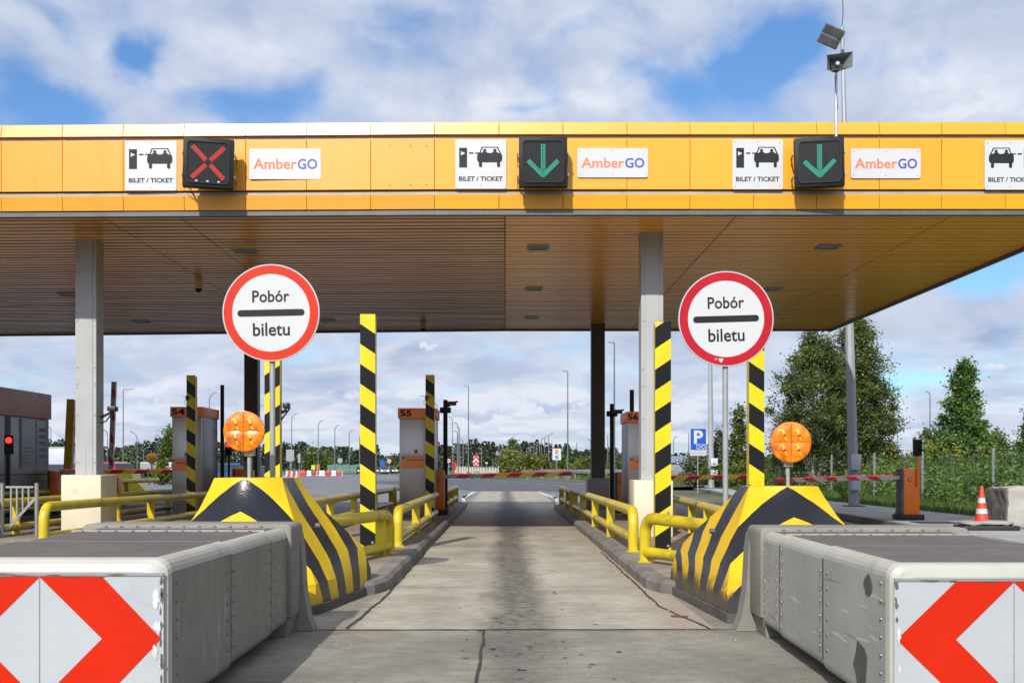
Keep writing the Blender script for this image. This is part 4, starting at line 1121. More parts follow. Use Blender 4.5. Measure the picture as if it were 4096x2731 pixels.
# ------------------------------------------------------------------ tall striped guard posts
def pylon(x, D, w, h, mat, label, backside, zb=KZ, dim=False, lean=0, wire=False, collar=None):
    t = thing('guard_post', label, 'guard post', (x, D, zb), 'tall striped guard posts at the island edges')
    m = MB(); m.box(x-w/2, x+w/2, D, D+.008, zb, zb+h); m.build('striped_plate', mat, t, smooth=0)
    m = MB()
    xs = x+backside*w/2
    m.box(min(xs,xs-backside*.012), max(xs,xs-backside*.012), D+.010, D+.19, zb, zb+h-.03)
    m.box(x-w/2+.03, x+w/2-.03, D+.19, D+.20, zb, zb+h-.03); xo = x-backside*w/2
    m.box(min(xo,xo+backside*.012), max(xo,xo+backside*.012), D+.010, D+.19, zb, zb+h-.03)
    m.box(x-w/2-.05, x+w/2+.05, D-.03, D+.24, zb, zb+.015)
    m.build('steel_channel', K['yelp'] if not dim else K['yel'], t, smooth=0)
    m = MB()
    for zz in (zb+.10, zb+.62): m.lathe((x+w*.32, D-.02, zz), [(.018,0),(.026,.02)], 8, 'y')
    m.build('bolt', K['galv'], t)
    if wire:
        m = MB(); z = zb+h*.84
        m.box(x-w/2-.01, x-w/2+.07, D-.06, D-.004, z-.07, z+.05); m.bar((x-w/2-.14,D-.02,z+.05),(x+w/2+.03,D-.02,z+.0),.008,.008)
        m.tube([(x-w/2,D-.02,z-.06),(x-w/2-.05,D-.02,z-.1),(x-w/2-.03,D-.02,z-.2),(x-w/2+.02,D-.02,z-.16)], .006, 5)
        m.build('sensor', K['kioskdark'], t, smooth=0)
    if lean: t.rotation_euler = (0, RAD(lean), 0)
    return t
pylon(gx(844.5,18.6),18.6,.25,3.85,K['pyl_r'],'tall yellow and black post with falling stripes beside the lane, ahead of booth 55',1)
pylon(gx(625,18.9),18.9,.255,3.85,K['pyl_l'],'tall yellow and black post half hidden behind the orange rimmed round sign',1)
pylon(gx(1523,17.8),17.8,.25,3.62,K['pyl_l'],'tall yellow and black post with rising stripes in front of the sunlit cream plinth',-1)
pylon(gx(1738,18.2),18.2,.245,3.75,K['pyl_r'],'tall yellow and black post behind the crimson rimmed round sign',-1)
pylon(gx(438.5,30.6),30.6,.24,3.82,K['pyl_r'],'shaded yellow and black post with a sensor in front of booth 54',1,wire=True,dim=True)
pylon(gx(987.5,30.0),30.0,.236,3.78,K['pyl_r'],'shaded yellow and black post with a sensor in front of booth 55',1,wire=True)
pylon(gx(150,34.3),34.3,.235,3.40,K['yel'],'leaning plain olive yellow post beside the manned kiosk',1,dim=True,lean=2.7)

# ------------------------------------------------------------------ yellow tube guard rails
def guard_rail(label, p0, p1, posts=(), zt=.78, zl=.32, r=.083, bend0=True, bend1=False, z0=None, z1=None):
    a = Vector((p0[0],p0[1],0)); b = Vector((p1[0],p1[1],0)); d = (b-a).normalized(); L = (b-a).length
    za = zt if z0 is None else z0; zb = zt if z1 is None else z1
    t = thing('guard_rail', label, 'guard rail', (p0[0],p0[1],KZ), 'yellow tube guard rails round the toll islands')
    pts = []
    q = .22
    if bend0:
        pts.append(a+Vector((0,0,KZ))); pts.append(a+Vector((0,0,za-q)))
        for k in range(1,6):
            an = RAD(90*k/5); pts.append(a+d*(q-q*math.cos(an))+Vector((0,0,za-q+q*math.sin(an))))
    else: pts.append(a+Vector((0,0,za)))
    if bend1:
        for k in range(0,5):
            an = RAD(90*k/5); pts.append(b-d*(q-q*math.sin(an))+Vector((0,0,zb-q+q*math.cos(an))))
        pts.append(b+Vector((0,0,zb-q))); pts.append(b+Vector((0,0,KZ)))
    else: pts.append(b+Vector((0,0,zb)))
    MB().tube(pts, r, 16).build('top_rail', K['yel'], t, smooth=60)
    MB().tube([a+d*(r*.6)+Vector((0,0,zl)), b-d*(r*.6)+Vector((0,0,zl))], r*.92, 14).build('lower_rail', K['yel'], t, smooth=60)
    for s in posts:
        p = a+d*(L*s)
        m = MB(); m.bar(p+Vector((0,0,KZ)), p+Vector((0,0,za+(zb-za)*s-r*.5)), .16, .02, up=tuple(d)); m.build('post', K['yel'], t, smooth=0)
    m = MB()
    for s in (bend0 and [0] or [])+(bend1 and [1] or []):
        p = a+d*(L*s); m.box(p.x-.11,p.x+.11,p.y-.11,p.y+.11,KZ-.004,KZ+.012)
    if m.v: m.build('base_plate', K['yel'], t, smooth=0)
    return t
guard_rail('short yellow rail from the clean bumper to the first tall lane post', (-1.80,17.6),(-2.55,14.2), (.12,), .80,.27, z0=.76, z1=.78)
guard_rail('long yellow rail on the lane edge in front of booth 55', (-1.82,19.2),(-1.83,29.9), (.37,.72), .76,.30)
guard_rail('dark grimy rail past the booth 55 barrier with a yellow far end', (-1.85,33),(-1.85,43.0), (.3,.62,.95), .74,.36, bend1=True)
guard_rail('short yellow rail from the scraped bumper to the post before the cream plinth', (1.98,16.0),(2.75,14.3), (), .76,.30, z0=.78, z1=.74)
guard_rail('long yellow rail on the lane edge past the cream plinth', (2.04,18.0),(2.02,33.2), (.25,.49,.75,.97), .80,.36)
guard_rail('short worn rail past the dark rear column at the lane edge', (2.02,34.0),(2.02,40.6), (.35,.95), .76,.36, bend1=True)
guard_rail('yellow rail across the island behind the clean bumper, along the lane of booth 54', (-3.62,36.0),(-3.92,20.5), (.25,.5,.72), .78,.34)
guard_rail('dark rail behind booth 55 along the lane of booth 54', (-3.6,36.8),(-3.62,43), (.5,), .78,.34, bend1=True)
guard_rail('olive rail on the far side of the cream plinth island by the wide lane', (4.08,30),(3.62,18.4), (.28,.6,.8), .76,.34, bend0=True)
guard_rail('yellow rail crossing in front of the booth 54 plinth', (-7.62,18.7),(-7.62,30.0), (.5,.9), .80,.34, z0=.84)
guard_rail('yellow rail behind the grey pedestrian gate', (-9.85,20.2),(-9.72,27.8), (.33,.7), .80,.30)
guard_rail('grimy olive rail between the lit plinth and booth 54', (-9.72,28.4),(-9.72,39), (.4,.7), .78,.34)
guard_rail('olive rail in front of the far yellow bumper', (-13.35,34.5),(-13.35,43.5), (.6,), 1.0,.5, bend1=False)
guard_rail('shadowed rail along the manned kiosk', (-13.3,19),(-13.3,33.5), (.3,.6,.9), .78,.34)
guard_rail('yellow rail end cut by the frame edge near the pedestrian gate', (-9.9,18.3),(-9.9,14.0), (.5,), .72,.34)
# grey pedestrian gate
g0, g1 = at(5,1110,21.9), at(84,1110,21.9)
t = thing('pedestrian_gate', 'small grey steel gate with upright bars and a diagonal brace', 'gate', (g0[0],21.9,KZ))
zt = gz(1112,21.9); 
for x in (g0[0], g1[0]):
    m_ = MB(); m_.tube([(x,21.9,KZ),(x,21.9,zt)], .037, 12); m_.lathe((x,21.9,zt), [(.04,0),(.04,.02),(.015,.035)], 12, 'z'); m_.build('post', K['galv'], t)
m_ = MB(); m_.bar((g0[0]+.07,21.9,zt-.05),(g1[0]-.06,21.9,zt-.05),.03,.04)
m_.build('top_bar', K['galv'], t, smooth=0)
m_ = MB(); zb0, zb1 = gz(1215,21.9), gz(1143,21.9); m_.bar((g0[0]+.1,21.9,zb0),(g1[0]-.02,21.9,zb1),.03,.05); m_.build('brace', K['galv'], t, smooth=0)
for k in range(4):
    s = (k+1)/5; x = g0[0]+.06+(g1[0]-g0[0]-.1)*s
    MB().bar((x,21.9,zb0+(zb1-zb0)*s),(x,21.9,zt-.06),.028,.028).build('bar', K['galv'], t, smooth=0)

# ------------------------------------------------------------------ ticket booths
def booth(x0, x1, D, depth, ztop, num, label, nx, poster, sticker, sidepanel=0, hdr=None):
    t = thing('ticket_booth', label, 'ticket booth', ((x0+x1)/2, D, KZ), 'orange headed ticket booths')
    hh = .285
    MB().box(x0, x1, D, D+depth, KZ, ztop-hh).build('body', [K['steel']], t, bevel=.012)
    h = MB().box(x0-.04, x1+.04, D-.05, D+depth+.04, ztop-hh+.003, ztop).build('header', K['hdr'], t, bevel=.01)
    text(num, *nx, ztop-hh+.06, ztop-.05, D-.0535, K['black'], h, .04, name='number')
    # service door line on the side
    m = MB()
    sx = x1 if sidepanel > 0 else x0
    if sidepanel:
        m.box(min(sx,sx+sidepanel*.012), max(sx,sx+sidepanel*.012), D+.12, D+depth-.05, KZ+.1, ztop-hh-.03)
        m.build('side_door', K['steelside'], t, bevel=.004)
    px0, px1, pz0, pz1 = poster
    p = MB().box(px0, px1, D-.012, D-.001, pz0, pz1).build('price_poster', K['white'], t, smooth=0)
    m = MB(); m.flat([(px0+.01,pz0+.012),(px1-.01,pz0+.012),(px1-.01,pz1-.055),(px0+.01,pz1-.055)], D-.014); m.build('orange_field', K['posterorange'], p, smooth=0, recalc=False)
    m = MB(); w = px1-px0; hq = pz1-pz0
    m.flat([(px0+.035*w,pz1-.28*hq),(px0+.16*w,pz1-.28*hq),(px0+.16*w,pz1-.18*hq),(px0+.035*w,pz1-.18*hq)], D-.016)
    m.flat([(px0+.28*w,pz1-.42*hq),(px1-.03*w,pz1-.42*hq),(px1-.03*w,pz1-.37*hq),(px0+.28*w,pz1-.37*hq)], D-.016)
    m.build('blue_bars', K['posterblue'], p, smooth=0, recalc=False)
    m = MB()
    for k in range(4): m.flat([(px0+.05*w,pz1-(.47+.11*k)*hq),(px0+.22*w,pz1-(.47+.11*k)*hq),(px0+.22*w,pz1-(.45+.11*k)*hq),(px0+.05*w,pz1-(.45+.11*k)*hq)], D-.016)
    m.build('pale_lines', K['white'], p, smooth=0, recalc=False)
    m = MB()
    for k in range(9): m.flat([(px0+.30*w,pz1-(.47+.05*k)*hq),(px1-.05*w,pz1-(.47+.05*k)*hq),(px1-.05*w,pz1-(.458+.05*k)*hq),(px0+.30*w,pz1-(.458+.05*k)*hq)], D-.016)
    m.build('price_rows', K['hdr'], p, smooth=0, recalc=False)
    if sticker:
        sx0, sx1, sz0, sz1 = sticker
        s = MB().box(sx0, sx1, D-.006, D-.001, sz0, sz1).build('warning_sticker', K['stickyel'], t, smooth=0)
        cx = (sx0+sx1)/2; a = (sx1-sx0)*.36
        m = MB(); m.flat([(cx-a,sz0+.4*(sz1-sz0)),(cx+a,sz0+.4*(sz1-sz0)),(cx,sz1-.01)], D-.0085); m.build('triangle', K['black'], s, smooth=0, recalc=False)
    return t
D = 30.9
booth(gx(917.5,D), gx(999,D), D, 1.5, gz(937,D), '55', 'steel ticket booth numbered 55 beside the open lane', (gx(919,D),gx(946,D)),
      (gx(921,D),gx(976,D),gz(1076,D),gz(1043,D)), (gx(951,D),gx(959.5,D),gz(1042,D),gz(1031.5,D)))
D = 31.6
b54 = booth(gx(395,D), gx(463,D), D, 1.75, gz(934,D), '54', 'steel ticket booth numbered 54 behind the clean bumper', (gx(395,D),gx(425.5,D)),
      (gx(396,D),gx(432,D),gz(1082,D),gz(1049.5,D)), (gx(424,D),gx(430,D),gz(1049,D),gz(1038,D)), 1)
m_ = MB(); D = 33.0; x_ = gx(463,31.6)+.016
for (y, z0, z1) in ((32.9,2.45,2.62),(32.9,1.05,1.3)): m_.box(x_, x_+.01, y, y+.12, z0, z1)
m_.build('faded_sticker', K['kioskhdr'], b54, smooth=0)
D = 29.6
booth(gx(1442,D), gx(1530,D), D, 1.5, gz(945,D), '56', 'steel ticket booth numbered 56 beside the sunlit column', (gx(1441,D),gx(1466,D)),
      (gx(1445,D),gx(1500,D),gz(1079,D),gz(1047,D)), None, -1)

# ------------------------------------------------------------------ manned kiosk
t = thing('toll_kiosk', 'dark manned toll kiosk with a faded red header and two poster windows', 'kiosk', (-14.6,29,KZ))
kx = -13.5; kz = 3.64
MB().box(-15.6,kx,26,33.5,KZ,kz-.74).build('wall', K['kiosk'], t, bevel=.02)
MB().box(-15.7,kx+.05,25.9,33.58,kz-.74,kz).build('header', K['kioskhdr'], t, bevel=.02)
m_ = MB(); m_.box(kx-.01,kx+.006,30.55,30.9,KZ,kz-.76); m_.box(kx-.01,kx+.007,26,33.5,gz(1062,33)-.35,gz(1062,33)-.32); m_.build('gap', K['kioskdark'], t, smooth=0)
for (a, b) in ((31.55,32.45),(32.55,33.4)):
    f = MB().box(kx,kx+.02,a-.04,b+.04,1.45,2.87).build('window_frame', K['steelside'], t, smooth=0)
    MB().box(kx+.015,kx+.028,a+.02,b-.02,1.5,2.82).build('poster', K['kioskposter'], f, smooth=0)
    m_ = MB()
    for k in range(5):
        if a > 32: m_.box(kx+.028,kx+.031,a+.18,b-.18,1.75+k*.19,1.87+k*.19)
        else: m_.box(kx+.028,kx+.031,a+.14,a+.14+.1*(k+2),1.62+k*.1,1.65+k*.1)
    m_.build('print', K['paleprint'], f, smooth=0)

# ------------------------------------------------------------------ traffic lights, cameras, barriers
def traffic_light(x, D, z, h, label, lit, yaw=0, post=None, postmat=None, zb=KZ, grp='small lane traffic lights'):
    w = h*.45
    t = thing('traffic_light', label, 'traffic light', (x, D, zb), grp)
    MB().box(x-w/2,x+w/2,D,D+w*.8,z-h/2,z+h/2).build('housing', K['housing'], t, bevel=.012)
    for k, dz in enumerate((h*.24,-h*.24)):
        m = MB(); m.lathe((x,D-.006,z+dz), [(w*.36,0),(w*.36,.01)], 16, 'y')
        m.build('lamp', K['lampred'] if (lit and k == 0) else K['lens'], t)
        m = MB()
        for q in range(8):
            a0, a1 = RAD(10+160*q/8), RAD(10+160*(q+1)/8); rr = w*.42
            m.poly([(x+rr*math.cos(a0),D-.01,z+dz+rr*math.sin(a0)),(x+rr*math.cos(a1),D-.01,z+dz+rr*math.sin(a1)),(x+rr*math.cos(a1),D-.11,z+dz+rr*math.sin(a1)),(x+rr*math.cos(a0),D-.11,z+dz+rr*math.sin(a0))])
        m.build('visor', K['housing'], t, recalc=False)
    if post: MB().tube([(post,D+w*.5,zb),(post,D+w*.5,z+h/2)], .035, 10).build('post', postmat, t)
    if yaw: t.rotation_euler = (0,0,RAD(yaw))
    return t
traffic_light(gx(20,30.2),30.2,gz(1021,30.2),.50,'small lane light showing red on the manned kiosk',True,20,post=gx(20,30.2)-.02,postmat=K['blackpost'])
traffic_light(gx(1003.5,32.6),32.6,gz(1028,32.6),.34,'small lane light showing red behind the booth 55 guard post',True,post=gx(1000,32.6),postmat=K['pole'])
traffic_light(gx(524,34.5),34.5,gz(1029,34.5),.42,'small lane light showing red beside the amber lamp',True,post=gx(524,34.5),postmat=K['blackpost'])
tl = traffic_light(gx(2106,28.9),28.8,gz(1028,28.9),.42,'unlit lane light on an orange tube above the barrier cabinet',False,zb=.15)

def camera_post(x, D, zt, label, cams, r=.065, zb=KZ):
    t = thing('camera_post', label, 'camera post', (x, D, zb), 'black posts beside the barriers')
    MB().tube([(x,D,zb),(x,D,zt)], r, 10).build('post', K['blackpost'], t)
    for (dx, dz, l) in cams:
        m = MB(); z = zt+dz; m.box(x+dx-.09, x+dx+l, D-.16, D-.02, z-.07, z+.05); m.bar((x,D-.05,z-.1),(x+dx,D-.08,z-.08),.05,.05)
        m.box(x+dx+l-.02, x+dx+l+.05, D-.18, D, z+.02, z+.06); m.build('camera', K['camera_black'], t, bevel=.01)
    if cams: MB().box(x-.16,x+.16,D-.1,D+.1,zt-.38,zt-.22).build('collar', K['blackpost'], t, bevel=.02)
    return t
camera_post(gx(1023,33),33,gz(918,33),'black post with a camera beside the open lane barrier',[(.14,-.10,.18)])
camera_post(gx(1405.5,34),34,gz(927,34),'black post with a camera between the dark column and booth 56',[(.08,-.23,.22)])
camera_post(gx(510.5,33.5),33.5,gz(884,33.5),'plain black post between booth 54 and the amber lamp',[],.058)
camera_post(gx(1455,31.4),31.8,gz(895,31.8),'plain black post standing up behind booth 56',[],.062)
def small_camera(p, label, dx):
    t = thing('security_camera', label, 'camera', p)
    x, y, z = p
    MB().box(x,x+dx,y-.10,y+.1,z,z+.10).build('camera', K['camera_black'], t, bevel=.015)
    m = MB(); m.bar((x+.05,y+.02,z-.02),(x-.24,y+.02,z-.16),.045,.05); m.tube([(x+.1,y,z),(x-.05,y,z-.2),(x-.18,y,z-.25)], .015, 6); m.build('bracket', K['camera_black'], t)
xc_ = gx(236,22.9)
small_camera((xc_+.10,22.95,gz(944,22.9)), 'black camera bracketed to the side of the column over the cream plinth', .17)
small_camera((gx(650,19),19.05,gz(938,19)), 'black camera behind the post under the orange rimmed sign', .1)

def boom(x0, x1, D, z0, z1, nseg, cols, label, r=.055, light=True, loc=None):
    t = thing('barrier_boom', label, 'barrier boom', loc or (x0, D, z0), 'striped barrier booms')
    m = MB()
    for k in range(nseg):
        a, b = k/nseg, (k+1)/nseg
        xa, xb = x0+(x1-x0)*a, x0+(x1-x0)*b; za, zb = z0+(z1-z0)*a, z0+(z1-z0)*b
        sh = .07*(1 if x1 > x0 else -1)
        lo, hi = -r, r
        # slanted joints between the bands
        s0 = 0 if k == 0 else sh; s1 = 0 if k == nseg-1 else sh
        vs = [(xa-s0,D-r,za+lo),(xb-s1,D-r,zb+lo),(xb+s1,D-r,zb+hi),(xa+s0,D-r,za+hi),(xa-s0,D+r,za+lo),(xb-s1,D+r,zb+lo),(xb+s1,D+r,zb+hi),(xa+s0,D+r,za+hi)]
        m.add(vs, [(0,1,2,3),(7,6,5,4),(0,4,5,1),(3,2,6,7),(0,3,7,4),(1,5,6,2)], cols[k % len(cols)] if len(cols) < nseg else cols[k])
    m.build('arm', [K['boomgrey'], K['boomred'], K['boomlime']], t, smooth=0)
    if light:
        m = MB(); m.bar((x0+(x1-x0)*.05,D-r*.5,z0+r+.014),(x0+(x1-x0)*.97,D-r*.5,z1+r+.014),.03,.022); m.build('light_strip', K['boomlight'], t, smooth=0)
    return t
def cabinet(x, D, w, d, z0, z1, label, strip=True, base=True):
    t = thing('barrier_cabinet', label, 'barrier cabinet', (x, D, z0), 'orange barrier cabinets')
    m = MB(); zz = z0+.13
    m.add([(x-w/2,D,zz),(x+w/2,D,zz),(x+w/2,D+d,zz),(x-w/2,D+d,zz),(x-w/2,D,z1),(x+w/2,D,z1-.05),(x+w/2,D+d,z1-.05),(x-w/2,D+d,z1)],
          [(0,3,2,1),(4,5,6,7),(0,1,5,4),(1,2,6,5),(2,3,7,6),(3,0,4,7)])
    m.build('body', K['orange'], t, bevel=.018)
    MB().box(x-w/2-.06,x+w/2+.1,D-.06,D+d+.1,z0,zz+.01).build('base', K['blackrub'], t, bevel=.01)
    if strip: MB().box(x-w/2-.012,x-w/2+.05,D-.014,D+d*.9,zz+.02,z1-.03).build('dark_edge', K['scuff'], t, smooth=0)
    m = MB(); lx, lz = x-w*.05, z1-.30; m.lathe((lx,D-.02,lz), [(.042,0),(.042,.012),(.05,.02)], 18, 'y', 0); m.lathe((lx,D-.026,lz), [(.028,0),(.03,.006)], 16, 'y', 1); m.build('lock', [K['blackrub'], K['white']], t)
    return t
cabinet(gx(1008,31.9),31.9,.30,.45,KZ,gz(1076,31.9),'narrow orange barrier cabinet at the open lane beside booth 55')
boom(gx(1019,32),gx(1314,32),32.2,1.22,1.31,10,[0,1,0,1,2,1,2,1,2,1],'lowered boom across the open lane with lime and red bands')
cabinet(gx(1426,33.2),33.2,.30,.45,KZ,gz(1083,33.2),'narrow orange barrier cabinet half hidden by booth 56')
boom(gx(1434,33.4),gx(1745,34),33.6,1.16,1.20,11,[0,1,0,1,2,1,2,1,2,1,0],'lowered boom behind the cream plinth crossing the wide lane')
cabinet(gx(2092,28.9),28.9,.46,.42,.15,gz(1074,28.9),'broad orange barrier cabinet on the pavement by the fence')
m_ = MB(); D = 28.9
x_ = gx(2107,28.9); m_.tube([(x_,D-.03,gz(1116,D)),(x_,D-.03,gz(1046,D))], .036, 10); m_.box(x_-.09,x_-.02,D+.02,D+.09,gz(1016,D),gz(1005,D)); m_.build('orange_tube', K['orange'], tl)
boom(gx(2071,28.9),gx(1778,28.9),29.05,gz(1096,28.9),gz(1104,28.9),12,[0,0,1,0,1,0,1,0,1,0,1,1],'drooping grey and red boom reaching from the pavement cabinet',.048)
cabinet(gx(122,33),33,.30,.45,KZ,gz(1079,33),'dark orange barrier cabinet beside the manned kiosk')
boom(gx(130,33.2),gx(396,33.2),33.4,1.36,1.36,9,[0,0,1,2,1,2,1,2,1],'lowered boom behind the lit column with lime and red bands')
cabinet(gx(556,33.5),33.5,.55,.45,KZ,gz(1075,33.5),'orange barrier cabinet behind the amber lamp on the clean bumper')
xl_, zl_ = gx(255,38), gz(1085,38)
rb = boom(xl_,xl_+3.05,38,zl_,zl_,12,[0,1,0,0,1,0,0,1,0,0,1,0],'raised grey boom with red bands beside the lit column',.07,False,(xl_,38,zl_))
rb.rotation_euler = (0,RAD(-88),0)
cabinet(gx(259,38.2),38.2,.36,.45,KZ,gz(1092,38.2),'orange barrier cabinet under the raised boom')

# dome cameras under the soffit
for (vx, vy, lab) in ((456,657,'cream dome camera under the soffit near the lit column'),(972,750,'dome camera under the soffit near its rear edge')):
    D = 4.45*F/(HY-vy); x = gx(vx,D); t = thing('dome_camera', lab, 'camera', (x,D,ZS-.3), 'dome cameras under the canopy')
    m_ = MB(); m_.lathe((x,D,ZS-.14), [(.075,.145),(.075,.06),(.10,.02),(.10,-.02)], 16, 'z'); m_.build('mount', K['plinth'], t)
    m_ = MB(); m_.lathe((x,D,ZS-.16), [(.085,0),(.075,-.05),(.045,-.085),(.01,-.095)], 16, 'z'); m_.build('dome', K['lens'], t)

# ------------------------------------------------------------------ horn loudspeaker, floodlight mast
D = 20.12; x = gx(1920.5,D)
t = thing('loudspeaker', 'grey rectangular horn loudspeaker on a white pole above the fascia', 'loudspeaker', (x,D,gz(316,D)))
MB().tube([(x,D,gz(318,D)),(x-.0,D,gz(139,D))], .026, 12).build('pole', K['alu'], t)
m_ = MB(); hx, hz = gx(1913,D), gz(160,D); W, H = .225, .135; y0 = D-.42
o = [(hx-W,hz-H-.02),(hx+W,hz-H+.035),(hx+W,hz+H+.03),(hx-W,hz+H-.03)]
i_ = [(hx-.07,hz-.07),(hx+.07,hz-.07),(hx+.07,hz+.07),(hx-.07,hz+.07)]
for k in range(4):
    j = (k+1) % 4
    m_.poly([(o[k][0],y0,o[k][1]),(o[j][0],y0,o[j][1]),(i_[j][0],y0+.28,i_[j][1]),(i_[k][0],y0+.28,i_[k][1])])
    m_.poly([(o[k][0]*1.0,y0,o[k][1]),(o[j][0],y0,o[j][1]),(i_[j][0]+(.012 if i_[j][0]>hx else -.012),y0+.30,i_[j][1]),(i_[k][0]+(.012 if i_[k][0]>hx else -.012),y0+.30,i_[k][1])])
m_.poly([(p[0],y0+.28,p[1]) for p in i_])
m_.build('horn', K['signback'], t, smooth=0, recalc=False)
m_ = MB(); m_.lathe((hx,y0+.18,hz), [(.11,.0),(.11,.09)], 20, 'y'); m_.build('throat', K['camera_black'], t)
m_ = MB(); m_.lathe((hx,y0+.12,hz+.005), [(.025,-.012),(.036,0),(.036,.07)], 16, 'y'); m_.build('phase_plug', K['white'], t)
m_ = MB(); m_.tube([(hx+.02,D-.06,hz-.13),(hx+.05,D-.03,hz-.4),(hx+.075,D-.03,hz-.7)], .006, 5); m_.build('cable', K['blackpost'], t)
m_ = MB(); m_.box(hx-.02,x+.03,D-.14,D+.04,hz-.03,hz+.03); m_.build('clamp', K['galv'], t, smooth=0)

D = 39.0; xb, zb = gx(1961.5,D), .15; xt = gx(1934,D); zt = gz(62,D)
t = thing('lamp_mast', 'tall tapering grey lamp mast on the pavement rising behind the canopy', 'lamp mast', (xb,D,zb))
m_ = MB(); m_.tube([(xb,D,zb),(xt,D,zt)], [.195,.062], 8); m_.build('pole', K['mast'], t, smooth=0)
for (va, vb) in ((1043,1079),(1090,1125)):
    z0, z1 = gz(vb,D), gz(va,D); xm = xb-.10
    m_ = MB(); m_.box(xm-.07,xm+.24,D-.36,D-.16,z0,z1); m_.build('junction_box', K['box_grey'], t, bevel=.02)
m_ = MB(); m_.box(xb-.32,xb+.32,D-.3,D+.3,zb,zb+.03); m_.build('base_plate', K['scuff'], t, smooth=0)
fx, fz = gx(1899,D), gz(97,D)
t2 = thing('floodlight', 'twin panel floodlight tilted down on an arm at the mast top', 'floodlight', (fx,D-.5,fz))
Mf = Matrix.Translation((fx,D-.5,fz)) @ Matrix.Rotation(RAD(-24),4,'Y') @ Matrix.Rotation(RAD(-52),4,'X')
for s in (-1, 1):
    m_ = MB(); m_.box(-.36,.36,-.03,.05,s*.17-.155,s*.17+.155); m_.rotate(Matrix.Translation((fx,D-.5,fz)) @ Matrix.Rotation(RAD(24),4,'Y') @ Matrix.Rotation(RAD(35),4,'X')); f = m_.build('lamp_panel', K['trim'], t2, bevel=.01)
    m_ = MB()
    for q in (-.17,.17): m_.box(q-.14,q+.14,-.036,-.03,s*.17-.115,s*.17+.115)
    m_.rotate(Matrix.Translation((fx,D-.5,fz)) @ Matrix.Rotation(RAD(24),4,'Y') @ Matrix.Rotation(RAD(35),4,'X')); m_.build('diode_field', K['scuff'], f, smooth=0)
m_ = MB(); m_.bar((gx(1918,D),D-.3,gz(78,D)),(gx(1936,D),D,gz(77,D)),.12,.14); m_.bar((gx(1912,D),D-.4,gz(90,D)),(gx(1930,D),D,gz(95,D)),.06,.1); m_.build('arm', K['pole'], t2, smooth=0)
m_ = MB(); xx = gx(1933,D); m_.tube([(xx,D,gz(62,D)),(xx+.04,D,gz(45,D)),(xx+.05,D,gz(20,D)),(xx+.02,D,gz(-30,D))], .014, 5); m_.build('aerial', K['blackpost'], t)

# ------------------------------------------------------------------ pavement clutter by the fence
def cone(x, D, z, h, label):
    t = thing('traffic_cone', label, 'traffic cone', (x,D,z), 'striped traffic cones on the pavement')
    MB().prismz(rrect(x,D,.36,.36,.03,2), z, z+.035).build('base', K['conered'], t)
    lv = [0.035,.22,.36,.52,.66,.86,1.0]; 
    for k in range(6):
        a, b = lv[k], lv[k+1]; ra, rb_ = .15-(.15-.028)*a, .15-(.15-.028)*b
        m = MB(); m.lathe((x,D,z), [(ra,a*h),(rb_,b*h)], 20, 'z'); m.build('band' if k % 2 else 'body', K['white'] if k in (1,3) else K['conered'], t)
    return t
D = 24.6
cone(gx(2255,D),D,.15+.17,gz(1115,D)-.32,'red and white cone standing on the sandbag by the tarpaulin')
cone(gx(2067,30.6),30.6,.146,gz(1119,30.6)-.146,'red and white cone half hidden behind the orange cabinet')
x0 = gx(2196,D)
o = MB(); o.prismz([(x0,D-.45),(x0+1.15,D-.55),(x0+1.2,D+.25),(x0+.05,D+.3)], .147, .245); tag(o.build('rubber_pallet', K['blackrub'], bevel=.015, origin=(x0+.5,D,.15)), 'flat black rubber base carrying the cone and sandbag', 'base plate')
def blob(name, x0, x1, y0, y1, z0, z1, mat, n=14, amp=.04, rnd=.2, seed=0, parent=None, origin=None, mats=None):
    bm = bmesh.new(); bmesh.ops.create_cube(bm, size=1)
    bmesh.ops.subdivide_edges(bm, edges=bm.edges, cuts=n, use_grid_fill=True)
    for v in bm.verts:
        p = v.co.copy(); q = Vector((max(-.5+rnd,min(.5-rnd,p.x)),max(-.5+rnd,min(.5-rnd,p.y)),max(-.5+rnd,min(.5-rnd,p.z))))
        d = p-q
        if d.length > 1e-6: p = q + d.normalized()*rnd
        w = Vector((x0+(p.x+.5)*(x1-x0), y0+(p.y+.5)*(y1-y0), z0+(p.z+.5)*(z1-z0)))
        nn = noise.noise_vector(w*3.3+Vector((seed,0,0)))+.6*noise.noise_vector(w*8+Vector((0,seed,0)))
        w += nn*amp
        if w.z < z0+.02: w.z = z0+.0
        v.co = w
    mb = MB(); idx = {v: i for i, v in enumerate(bm.verts)}
    mb.add([tuple(v.co) for v in bm.verts], [[idx[v] for v in f.verts] for f in bm.faces])
    bm.normal_update()
    if mats:
        for i, f in enumerate(bm.faces): mb.m[i] = 1 if f.normal.x < -.7 or f.calc_center_median().x < x0+.04 else 0
    bm.free()
    return mb.build(name, mats or mat, parent, origin=origin, smooth=70)
o = blob('sandbag', x0+.04, x0+1.15, D-.42, D+.2, .245, .345, K['bag'], 10, .022, .3, 3, origin=(x0+.5,D,.25)); tag(o, 'flattened pale sandbag on the black rubber base', 'sandbag')
D = 25.2; xa = gx(2312,D-.5)
o = blob('covered_barrier', xa, xa+2.6, D-.5, D+.55, .152, gz(1117,D), K['tarp'], 22, .035, .05, 5, origin=(xa+1.2,D,.15), mats=[K['tarp'], K['tarpdark']])
tag(o, 'bulky box wrapped in pale tarpaulin with a dark end, by the fence', 'tarpaulin cover')
o = MB().box(gx(2110,27.3),gx(2200,27.3),27.1,27.9,.148,.165).build('rubber_mat', K['blackrub'], origin=(gx(2150,27.3),27.5,.15)); tag(o, 'flat black rubber mat lying on the pavement behind the cone', 'mat')
